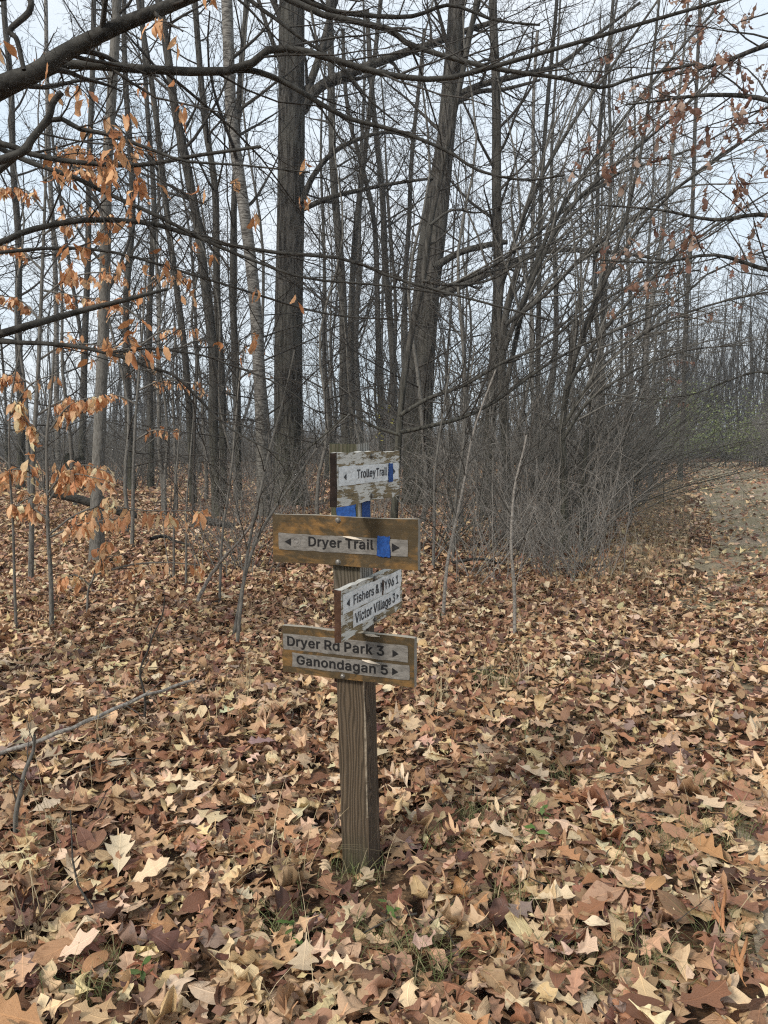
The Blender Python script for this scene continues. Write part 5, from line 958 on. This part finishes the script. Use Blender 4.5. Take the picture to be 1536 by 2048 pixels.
fallen('fallen_branch', 'slanting bare stick propped beside the second board', [(395, 1200, 5.2), (430, 1140, 5.2), (480, 1080, 5.0), (515, 1030, 4.9)], 8, 4, M_PALE, [dict(cnt=4, t0=.3, a0=20, a1=45, Lf=.3, n=4, wob=.1, trop=(0, 0, .02), rr=.5, rmin=.0015)])
# rotten stump deep left
sp = at(150, 955, 20); st = Tubes()
for k in range(9):
    a = k / 9 * 6.283; st.put(spline([(.32 * math.cos(a), .32 * math.sin(a), -.1), (.24 * math.cos(a), .24 * math.sin(a), .4), (.2 * math.cos(a), .2 * math.sin(a), rng.uniform(.6, 1.1))], 6), np.linspace(.15, .07, 6), 6)
tag(add('rotten_stump', st.mesh('rotten_stump'), M_OAK, None, (sp[0], 20, float(hgt(sp[0], 20)))), 'rotten dark stump among the far trunks at the left', 'stump')

# ------------------------------------------------------------------ shrubs of the right-hand thicket
def shrub_mesh(h, nst, spread, lean=(0, 0), c2=5, c3=2, seed_r=.0085):
    P0 = np.stack([rng.normal(0, spread * .35, nst), rng.normal(0, spread * .35, nst), np.full(nst, -.05)], -1)
    az = rng.uniform(0, 6.283, nst); tl = rng.uniform(.1, .75, nst)
    D = np.stack([np.cos(az) * np.sin(tl) + lean[0], np.sin(az) * np.sin(tl) + lean[1], np.cos(tl)], -1)
    Ln = h * rng.uniform(.55, 1.15, nst); S = walk(P0, D, Ln, 7, .10, np.array([lean[0] * .1, lean[1] * .1, -.01]))
    R = (seed_r * rng.uniform(.6, 1.4, nst))[:, None] * np.linspace(1, .35, 8)[None]
    a = Tubes(); a.put(S, R, 4)
    b = Tubes(); C1 = spawn(S, R, c2, .15, 1., 22, 60, .55, 6, .17, (.01, 0, .01), .65, .0040); b.put(*C1, 3)
    C2 = spawn(*C1, c3, .15, 1., 25, 65, .62, 4, .18, (0, 0, 0), .7, .0028); b.put(*C2, 3)
    return a.mesh('stems'), b.mesh('twigs')
SHRUBS = [shrub_mesh(3.0, 26, 1.1, (.15, 0)), shrub_mesh(2.4, 28, 1.0, (.1, -.1)), shrub_mesh(3.5, 24, 1.0, (.30, -.05)), shrub_mesh(1.8, 30, 1.0), shrub_mesh(2.7, 26, 1.2, (.05, -.1))]
for k, (a, b) in enumerate(SHRUBS): a.materials.append((M_SAPL, M_PALE, M_GREY, M_SAPL, M_PALE)[k]); b.materials.append((M_SAPL, M_PALE, M_SAPL, M_PALE, M_SAPL)[k])
SH_SPOTS = [(1040, 1165, 6.6, 4, .6), (1150, 1150, 6.8, 3, .75), (1240, 1150, 7.0, 1, .7), (1285, 1010, 14.4, 0, .95), (1290, 1000, 16.5, 4, 1.1), (1300, 985, 19, 2, 1.1), (1308, 970, 22, 0, 1.15), (1315, 960, 25, 4, 1.2), (1322, 950, 29, 1, 1.3), (905, 1075, 8.6, 0, 1.05), (960, 1060, 9.2, 2, 1.2), (1010, 1100, 8.2, 4, .8), (1050, 1040, 10.2, 2, 1.35), (1090, 1095, 8.4, 1, .95), (1120, 1060, 9.4, 0, 1.35), (1165, 1110, 7.9, 4, .8),
            (1200, 1080, 8.8, 2, .95), (1262, 1090, 8.7, 1, 1.1), (1305, 1075, 9.2, 4, 1.0), (1240, 1040, 10.6, 2, 1.25), (1310, 1030, 11.5, 2, 1.0),
            (1180, 1020, 12, 0, 1.5), (1325, 1000, 13.5, 1, 1.2), (1340, 975, 16, 0, 1.2), (1290, 990, 15, 2, 1.2), (640, 1020, 13, 1, .9), (560, 1040, 11.5, 3, .9), (500, 1090, 8.5, 4, .62), (520, 1130, 7.0, 3, .75),
            (700, 1010, 14, 0, .9), (780, 1000, 14, 4, 1.0), (840, 1040, 11, 1, .85), (905, 1000, 14.5, 2, 1.0)]
wher = ['by the second board', 'behind the boards', 'below the dark trunk', 'in the middle of the thicket', 'along the edge of the trail']
SHR = []
for k, (px, py, Y_, sh, s) in enumerate(SH_SPOTS):
    s *= .78; px = min(px, (1300 if Y_ < 12.5 else 1338) - 1.05 * FPX / Y_ * s) + rng.uniform(-70, 0); p = at(px, py, Y_); a, b = SHRUBS[sh]
    o = add('bare_shrub', a, None, None, (p[0], p[1], float(hgt(p[0], p[1])))); o.rotation_euler.z = rng.uniform(-.6, .6) if sh in (0, 2) else rng.uniform(0, 6.28); o.scale = (s, s, s * rng.uniform(.9, 1.1))
    tag(add('twigs', b, None, o), kind='stuff')
    w_ = wher[0] if px < 600 else wher[1] if px < 850 else wher[2] if px < 1060 else wher[3] if px < 1160 else wher[4]
    SHR.append((o, px, Y_, w_))
ORD = ['first', 'second', 'third', 'fourth', 'fifth', 'sixth', 'seventh', 'eighth', 'ninth', 'tenth', 'eleventh', 'twelfth']
for w_ in wher:
    row = sorted((t for t in SHR if t[3] == w_), key=lambda t: t[1])
    for j, (o, px, Y_, _) in enumerate(row):
        tag(o, f'bare grey many-stemmed shrub {w_}, {ORD[j]} from the left of {len(row)}', 'shrub', f'bare shrubs {w_}')
# shrubs on the far side of the trail
for k in range(34):
    s = rng.uniform(20, 57); off = 2.0 + 2.6 * rng.random(); p = PC + PU * s + PN * off; a, b = SHRUBS[k % 5]; sc_ = rng.uniform(1.0, 1.45)
    o = add('bare_shrub', a, None, None, (p[0], p[1], float(hgt(p[0], p[1])))); o.rotation_euler.z = rng.uniform(0, 6.28); o.scale = (sc_, sc_, sc_)
    tag(add('twigs', b, None, o), kind='stuff'); tag(o, 'bare grey shrub in the row along the far right side of the trail', 'shrub', 'bare shrubs beyond the trail')
# light green bush at the end of the trail
gp = at(1428, 905, 40); gz = float(hgt(gp[0], 40)); S = walk(np.tile([[0, 0, -.05]], (14, 1)) + rng.normal(0, .5, (14, 3)) * [1, 1, 0], np.stack([rng.normal(0, .5, 14), rng.normal(0, .5, 14), np.ones(14)], -1), rng.uniform(2.0, 3.9, 14), 6, .14, np.zeros(3))
R = np.linspace(.02, .006, 7)[None].repeat(14, 0); C1 = spawn(S, R, 7, .3, 1, 30, 70, .5, 4, .15, (0, 0, 0), .6, .004)
gb = empty('green_bush', (gp[0], 40, gz)); gb.scale = (1.7, 1.5, 1.1); tb = Tubes(); tb.put(S, R, 5); tb.put(*C1, 3); add('stems', tb.mesh('stems'), M_GREY, gb)
tips = C1[0][:, 1:].reshape(-1, 3); tips = tips[rng.integers(0, len(tips), 4200)] + rng.normal(0, .2, (4200, 3)); m = len(tips)
gv = scatter(bank([BEECH], TINY, 6, 8, .5), tips, rng.uniform(.09, .16, m), rng.uniform(0, 6.28, m), np.radians(rng.uniform(0, 80, m)), rng.uniform(0, 6.28, m), np.ones(m), np.array([[.25, .29, .12]]) * rng.uniform(.6, 1.4, (m, 1)))
tag(add('foliage', make_mesh('foliage', gv[0], gv[1], False, gv[2], gv[3]), M_HANG, gb), kind='stuff')
tag(gb, 'light green leafy bush where the trail disappears', 'bush')
# few yellow-green leaves left on a twig behind the post
yp = at(776, 800, 9); yb = empty('leafy_shrub', (yp[0], 9, float(hgt(yp[0], 9)))); base = np.array(yb.location)
S = spline([base + [0, 0, -.05], base + [.05, 0, .6], base + [-.03, 0, 1.2], yp], 10); R = np.linspace(.008, .002, 10)
C1 = spawn(S[None], R[None], 8, .65, 1, 30, 70, .22, 4, .15, (0, 0, 0), .6, .0015); tb = Tubes(); tb.put(S, R, 5); tb.put(*C1, 3); add('stem', tb.mesh('stem', base), M_TWIG, yb)
q = C1[0][:, 2:].reshape(-1, 3)
for k in rng.choice(len(q), 22, replace=False): hang(yb, base, q[k], (1, 0, 0), hb, (.03, .05), np.array([(.42, .38, .08), (.34, .34, .07)]), (.1, 1.))
tag(yb, 'thin shrub with last yellow leaves above the right end of the first board', 'shrub')

# ------------------------------------------------------------------ background trees: prototypes copied
def proto(h, r0, c1, t0, lean):
    T = wobble(spline([(0, 0, -.15), (lean * .2, 0, h * .25), (lean * .6, .1, h * .6), (lean, 0, h)], 18), .26); R = np.linspace(r0, r0 * .2, 18)
    t = Tubes(); t.put(T, R, 8); c = Tubes(); bs = crown_levels((T[None], R[None]), [
        dict(cnt=c1, t0=t0, t1=1., a0=28, a1=62, Lf=.30, n=6, wob=.10, trop=(0, 0, .06), rr=.42, rmin=.012, Lmax=6.),
        dict(cnt=5, t0=.15, a0=25, a1=55, Lf=.5, n=4, wob=.13, trop=(0, 0, .04), rr=.55, rmin=.007),
        dict(cnt=4, t0=.2, a0=25, a1=58, Lf=.5, n=3, wob=.15, trop=(0, 0, .02), rr=.65, rmin=.005),
        dict(cnt=2, t0=.2, a0=25, a1=58, Lf=.6, n=2, wob=.15, trop=(0, 0, .02), rr=.7, rmin=.004)])
    c.put(*bs[0], 4)
    for b in bs[1:]: c.put(*b, 3)
    return t.mesh('trunk'), c.mesh('crown')
PROTO = [proto(17, .115, 24, .2, .6), proto(20, .15, 26, .28, -.5), proto(14, .075, 22, .16, 1.2), proto(18, .10, 24, .22, -.9), proto(11, .055, 22, .13, .3), proto(21, .17, 24, .3, .2)]
def understory(h, r0, c1, lean):
    T = wobble(spline([(0, 0, -.1), (lean * .2, 0, h * .3), (lean * .6, .1, h * .65), (lean, 0, h)], 16), .2); R = np.linspace(r0, r0 * .2, 16)
    t = Tubes(); t.put(T, R, 7); c = Tubes(); bs = crown_levels((T[None], R[None]), [
        dict(cnt=c1, t0=.16, t1=1., a0=45, a1=82, Lf=.36, n=6, wob=.10, trop=(0, 0, .03), rr=.5, rmin=.006, Lmax=3.),
        dict(cnt=6, t0=.12, a0=28, a1=60, Lf=.5, n=4, wob=.13, trop=(0, 0, .01), rr=.6, rmin=.004, flat=.4),
        dict(cnt=4, t0=.15, a0=28, a1=60, Lf=.5, n=3, wob=.15, trop=(0, 0, .01), rr=.65, rmin=.003, flat=.4)])
    c.put(*bs[0], 4)
    for b in bs[1:]: c.put(*b, 3)
    return t.mesh('trunk'), c.mesh('crown')
UNDER = [understory(7, .035, 26, .5), understory(9, .045, 28, -.6), understory(5.5, .028, 24, .9), understory(8, .04, 26, .2)]
LANDMARK = [(-60, 'the left edge of the picture'), (40, 'the left edge\'s grey trunk'), (118, 'the far left birch'), (200, 'the slender grey trunk'), (262, 'the slender trunk\'s neighbour'), (322, 'the straight thin sapling'),
            (392, 'the curved grey trunk'), (452, 'the straight dark trunk'), (512, 'the mottled birch'), (579, 'the thickest trunk'), (690, 'the forked dark trunk'), (775, 'the trunk above the post'), (860, 'the leaning pair'), (990, 'the thicket\'s dark trunk'),
            (1078, 'the tangle\'s thin birch'), (1150, 'the right tangle\'s middle'), (1200, 'the tangle\'s right edge'), (1368, 'the end of the trail'), (1500, 'the right edge of the picture')]
SEEN = {}
def tree_label(px, y, k, kind, birch):
    lx, ln = min(LANDMARK, key=lambda t: abs(t[0] - px)); side = 'left' if px < lx else 'right'
    if 'edge of the picture' in ln or 'middle' in ln: rel = f'near {ln}'
    else: rel = f'just {side} of {ln}' if abs(px - lx) > 22 else f'straight behind {ln}'
    dist = 'behind nearer trunks' if y < 29 else 'deep in the woods' if y < 42 else 'far back' if y < 50 else 'in the farthest ranks'
    look = ('pale birch' if birch else 'grey') + (' spindly' if k in (2, 4) else ' slim' if k in (0, 3) else ' stout')
    look = ' '.join(reversed(look.split())) if not birch else look.split()[2] + ' pale birch'
    lab = f'{look} {kind} {rel}, {dist}'
    SEEN[lab] = SEEN.get(lab, 0) + 1
    return lab if SEEN[lab] == 1 else f'{ORD[SEEN[lab] - 1]} {lab}'
def bg_tree(x, y, k, s, mat, label=None, group=None, src=None, nm='bare_tree'):
    px = 768 + FPX * x / y
    root = empty(nm, (x, y, float(hgt(x, y))), rng.uniform(0, 6.28)); root.scale = (s, s, s)
    for me, pn in zip((src or PROTO)[k], ('trunk', 'crown')):
        if not me.materials: me.materials.append(mat)
        o = add(pn, me, None, root)
        o.material_slots[0].link = 'OBJECT'; o.material_slots[0].material = mat if pn == 'trunk' or src is None else M_TWIG
    return tag(root, label or tree_label(px, y, k, 'tree' if src is None else 'young tree', mat is M_BIRCH), 'tree', group)
zones = [  # px range, distance range, count, group
    (-150, 560, 20, 34, 7, 'bare trees in the left woods'), (560, 960, 24, 38, 8, 'bare trees behind the post'),
    (960, 1320, 20, 36, 6, 'bare trees behind the thicket'), (-150, 1700, 38, 60, 24, 'distant bare trees'), (1330, 1620, 50, 80, 16, 'distant bare trees at the end of the trail')]
used = []
for a, b, d0, d1, cnt, grp in zones:
    n = 0
    for _ in range(4000):
        if n >= cnt: break
        y = math.sqrt(rng.uniform(d0 ** 2, d1 ** 2)); x = (rng.uniform(a, b) - 768) / FPX * y
        if (abs(trail_off(x, y)) < 2.8 and y < 57) or any((x - p) ** 2 + (y - q) ** 2 < 1.6 for p, q in used): continue
        used.append((x, y)); n += 1; k = int(rng.integers(6)) if y > 30 else int(rng.choice([0, 2, 3, 4])); s = rng.uniform(.8, 1.2)
        bg_tree(x, y, k, s, M_BIRCH if rng.random() < .16 and k != 1 else M_GREY, None, grp)
# slender young trees whose side twigs weave the tangle
YOUNG = [(60, 11, 0), (150, 14, 1), (250, 10.5, 2), (330, 12.5, 0), (410, 16, 3), (480, 11.5, 2), (545, 14.5, 1), (635, 12, 0), (672, 17, 3), (735, 13, 2), (795, 17.5, 1), (845, 11.5, 3), (925, 10.5, 0), (955, 16, 1),
         (1035, 12, 3), (1175, 12, 0), (1330, 18, 3), (1012, 18, 0), (-20, 13, 3)]
for px, y, k in YOUNG:
    px = min(px, 1300 - 1.4 * FPX / y); x = (px - 768) / FPX * y; lx, ln = min(LANDMARK, key=lambda t: abs(t[0] - px))
    rel = 'in front of' if y < 13 else 'beside'; cn = SEEN.get((rel, ln), 0); SEEN[(rel, ln)] = cn + 1; second = ('', 'second ', 'third ', 'fourth ', 'fifth ')[cn]
    bg_tree(x, y, k, rng.uniform(.85, 1.15), M_SAPL, f'{second}slender twiggy young tree {rel} {ln}', 'slender young trees', UNDER, 'young_tree')
side = []
for s, off, k in ((24, 5.2, 0), (28, 4.2, 3), (33, 6.5, 2), (38, 3.2, 4), (43, 3.4, 1), (48, 2.8, 0), (36, 3.0, 3), (46, 4.5, 5), (52, 3.6, 4), (55, 5.0, 2), (57, 2.5, 3), (58, .5, 4), (58, -1.8, 0)):
    p = PC + PU * s + PN * off; side.append((p[0], p[1], k))
side.sort(key=lambda t: t[1])
for j, (x, y, k) in enumerate(side): bg_tree(x, y, k, rng.uniform(.75, 1.0), M_GREY, f'bare tree beyond the trail on its right side, {(ORD + ["thirteenth"])[j]} nearest', 'bare trees beyond the trail')

# far wood that reads as one mass
def clump(n, rad_, h0, h1, lv, r0, tilt, sides=4):
    a = rng.uniform(0, 6.283, n); d = rad_ * np.sqrt(rng.random(n)); Ln = rng.uniform(h0, h1, n)
    S = walk(np.stack([d * np.cos(a), d * np.sin(a), np.full(n, -.15)], -1), np.stack([rng.normal(0, tilt, n), rng.normal(0, tilt, n), np.ones(n)], -1), Ln, 6, .05 + tilt * .3, np.array([0, 0, .02]))
    R = (r0 * rng.uniform(.5, 1.4, n))[:, None] * np.linspace(1, .25, 7)[None]
    tb = Tubes(); tb.put(S, R, sides)
    for b in crown_levels((S, R), lv): tb.put(*b, 3)
    return tb.mesh('clump')
def mass(name, label, cat, meshes, mat, n, d0, d1, pxr, avoid, s0, s1, extra=()):
    root = tag(empty(name, (0, 0, 0)), label, cat, kind='stuff'); pts = []
    while len(pts) < n:
        y = math.sqrt(rng.uniform(d0 ** 2, d1 ** 2)); x = (rng.uniform(*pxr) - 768) / FPX * y
        if not -avoid - .9 < trail_off(x, y) < avoid or y > 56: pts.append((x, y))
    for x, y in pts + list(extra):
        me = meshes[rng.integers(len(meshes))]
        o = add('clump', me, mat, root, (x, y, float(hgt(x, y)))); o.rotation_euler.z = rng.uniform(0, 6.28); s_ = rng.uniform(s0, s1); o.scale = (s_, s_, s_); o['kind'] = 'stuff'
FARW = [clump(9, 5, 9, 19, [dict(cnt=14, t0=.12, a0=25, a1=60, Lf=.28, n=4, wob=.1, trop=(0, 0, .05), rr=.4, rmin=.016), dict(cnt=6, t0=.15, a0=25, a1=55, Lf=.45, n=3, wob=.14, trop=(0, 0, .03), rr=.6, rmin=.012)], .12, .08) for _ in range(3)]
mass('treeline', 'hazy far wood closing the view between the trunks', 'treeline', FARW, M_GREY, 44, 62, 110, (-300, 1900), 2.5, .8, 1.2)
LOWB = [clump(22, 1.6, 1.2, h, [dict(cnt=7, t0=.15, a0=25, a1=65, Lf=.4, n=3, wob=.14, trop=(0, 0, .02), rr=.6, rmin=.006), dict(cnt=4, t0=.15, a0=25, a1=60, Lf=.5, n=2, wob=.18, trop=(0, 0, 0), rr=.7, rmin=.0045)], .016, .3) for h in (3.2, 4.2, 2.6, 3.6)]
far_end = [tuple(PC + PU * rng.uniform(55, 62) + PN * o) for o in np.linspace(-4, 5, 12)]
right_side = [tuple(PC + PU * rng.uniform(26, 60) + PN * rng.uniform(2.6, 7)) for _ in range(50)]
mass('undergrowth', 'tangled bare undergrowth between the far trunks', 'undergrowth', LOWB, M_SAPL, 250, 18, 70, (-200, 1800), 2.6, .7, 1.15, far_end + right_side)
mass('far_undergrowth', 'pale thicket of bare stems along the horizon', 'undergrowth', LOWB, M_SAPL, 150, 56, 95, (-200, 1850), 0, 1.0, 1.6)

# ------------------------------------------------------------------ grass, straw and seedlings
def blades(x, y, h, wdt, lean, col, z0=None):
    n = len(x); az = rng.uniform(0, 6.283, n); k = 4; t = np.linspace(0, 1, k + 1)
    sx, sy = np.cos(az), np.sin(az); bend = lean * rng.uniform(.3, 1.4, n)
    cx = x[:, None] + sx[:, None] * bend[:, None] * h[:, None] * t ** 1.8; cyy = y[:, None] + sy[:, None] * bend[:, None] * h[:, None] * t ** 1.8
    cz = hgt(x, y)[:, None] + h[:, None] * (t - .35 * bend[:, None] * t ** 2.2); ww = wdt[:, None] * (1 - t ** 1.5 * .9)
    Lp = np.stack([cx - sy[:, None] * ww, cyy + sx[:, None] * ww, cz], -1); Rp = np.stack([cx + sy[:, None] * ww, cyy - sx[:, None] * ww, cz], -1)
    V = np.stack([Lp, Rp], 2).reshape(-1, 3)
    i = (np.arange(n)[:, None] * (2 * (k + 1)) + np.arange(k)[None] * 2).ravel()
    return V, np.stack([i, i + 1, i + 3, i + 2], -1), np.repeat(col, 2 * (k + 1), 0)
def tufts(cx, cy, per, sp, h0, h1, wd, lean, cols):
    n = len(cx) * per; x = np.repeat(cx, per) + rng.normal(0, sp, n); y = np.repeat(cy, per) + rng.normal(0, sp, n)
    c = cols[rng.integers(len(cols), size=n)] * rng.uniform(.7, 1.3, (n, 1))
    return blades(x, y, rng.uniform(h0, h1, n), rng.uniform(.5, 1.2, n) * wd, lean, c)
GREEN = np.array([(.12, .15, .05), (.16, .175, .07), (.22, .20, .09), (.30, .25, .13)]); STRAW = np.array([(.46, .37, .22), (.52, .43, .27), (.36, .28, .16)])
M_GRASS = leaf_mat('grass_blade', .25, 0.)
def merge(ps):
    V, F, C, n = [], [], [], 0
    for a, b, c in ps: V.append(a); F.append(b + n); C.append(c); n += len(a)
    return np.concatenate(V), np.concatenate(F), np.concatenate(C)
gc = np.array(TUFT_AT)
ps = [tufts(gc[:, 0], gc[:, 1], 75, .05, .05, .12, .0015, 1.1, GREEN)]
n = 130; d = np.sqrt(rng.uniform(1.5 ** 2, 7 ** 2, n)); x = rng.uniform(.05, .52, n) * d; ps.append(tufts(x, d, 18, .05, .04, .11, .0015, 1.1, GREEN))
n = 480; s = rng.uniform(-4, 26, n); o = -.4 + rng.normal(0, .9, n); x = PC[0] + s * PU[0] + o * PN[0]; y = PC[1] + s * PU[1] + o * PN[1]; ps.append(tufts(x, y, 15, .10, .03, .08, .003, .8, GREEN * .9))
V, F, C = merge(ps)
tag(add('grass', make_mesh('grass', V, F, True, C, np.full((len(V), 2), .3)), M_GRASS), 'low green grass poking through leaves by the post and trail', 'grass', kind='stuff')
ps = []
sb = np.array([gpt(a, b) for a, b in ((485, 1400), (470, 1380), (500, 1430), (450, 1470), (200, 1500), (110, 1700), (330, 1500), (1040, 1370), (1000, 1390), (860, 1440), (580, 1760), (60, 1900), (1120, 1180), (1180, 1150), (1230, 1160))])
ps.append(tufts(sb[:, 0], sb[:, 1], 16, .05, .14, .40, .0014, .7, STRAW))
n = 420; s = rng.uniform(0, 18, n); o = -2.1 + rng.normal(0, .25, n); x = PC[0] + s * PU[0] + o * PN[0]; y = PC[1] + s * PU[1] + o * PN[1]; ps.append(tufts(x, y, 9, .10, .10, .42, .0022, .7, STRAW * .7))
n = 160; d = np.sqrt(rng.uniform(1.6 ** 2, 6 ** 2, n)); x = rng.uniform(-.5, .5, n) * d; ps.append(tufts(x, d, 3, .05, .08, .3, .0012, .9, STRAW))
V, F, C = merge(ps)
tag(add('dry_grass', make_mesh('dry_grass', V, F, True, C, np.full((len(V), 2), .3)), M_GRASS), 'dry straw coloured grass stalks among the leaves and along the trail', 'dry grass', kind='stuff')
# small green seedlings
sd_me = []
for P, F, uv in bank([BEECH], MID, 4, 401, .5):
    P = P.copy(); P[:, 1] += .5 - 0; me = make_mesh('leaf', P, F, True, np.ones((len(P), 3)), uv); me.materials.append(M_HANG); sd_me.append(me)
for px, py, lab in ((1085, 1655, 'small green seedling in the litter right of the post'), (772, 1862, 'green sprig in front of the post'), (285, 1992, 'bright green leaf sprig near the lower left corner'), (1070, 1700, 'dark green sprig in a grassy gap right of the post'), (585, 1905, 'tiny green sprig lower left of the post')):
    x, y = gpt(px, py); b = np.array([x, y, float(hgt(x, y)) + .02]); r = empty('green_seedling', b); t = Tubes(); t.put(spline([b, b + [0, 0, .03], b + [.005, 0, .06]], 5), np.linspace(.0015, .001, 5), 4); add('stem', t.mesh('stem', b), M_TWIG, r)
    for k in range(5): hang(r, b, b + np.array([0, 0, .03 + .008 * k]), (math.cos(k * 2.4), math.sin(k * 2.4), 0), sd_me, (.03, .05), np.array([(.10, .17, .04), (.13, .19, .06)]), (-.3, .4))
    tag(r, lab, 'seedling')

# ------------------------------------------------------------------ thin autumn haze
def haze(density):
    x0, x1, y0, y1, z0, z1 = -140, 150, -12, 135, -1.6, 34
    V = np.array([(x, y, z) for z in (z0, z1) for (x, y) in ((x0, y0), (x1, y0), (x1, y1), (x0, y1))])
    F = np.array([[0, 3, 2, 1], [4, 5, 6, 7], [0, 1, 5, 4], [1, 2, 6, 5], [2, 3, 7, 6], [3, 0, 4, 7]])
    m = bpy.data.materials.new('haze'); m.use_nodes = True; t = m.node_tree; t.nodes.clear()
    v = t.nodes.new('ShaderNodeVolumePrincipled'); v.inputs['Density'].default_value = density; v.inputs['Color'].default_value = (.93, .96, 1, 1); v.inputs['Anisotropy'].default_value = .2
    o = t.nodes.new('ShaderNodeOutputMaterial'); t.links.new(v.outputs[0], o.inputs['Volume'])
    return tag(add('haze', make_mesh('haze', V, F, smooth=False), m), 'thin pale haze filling the air of the wood', 'haze', kind='stuff')
haze(.0012)
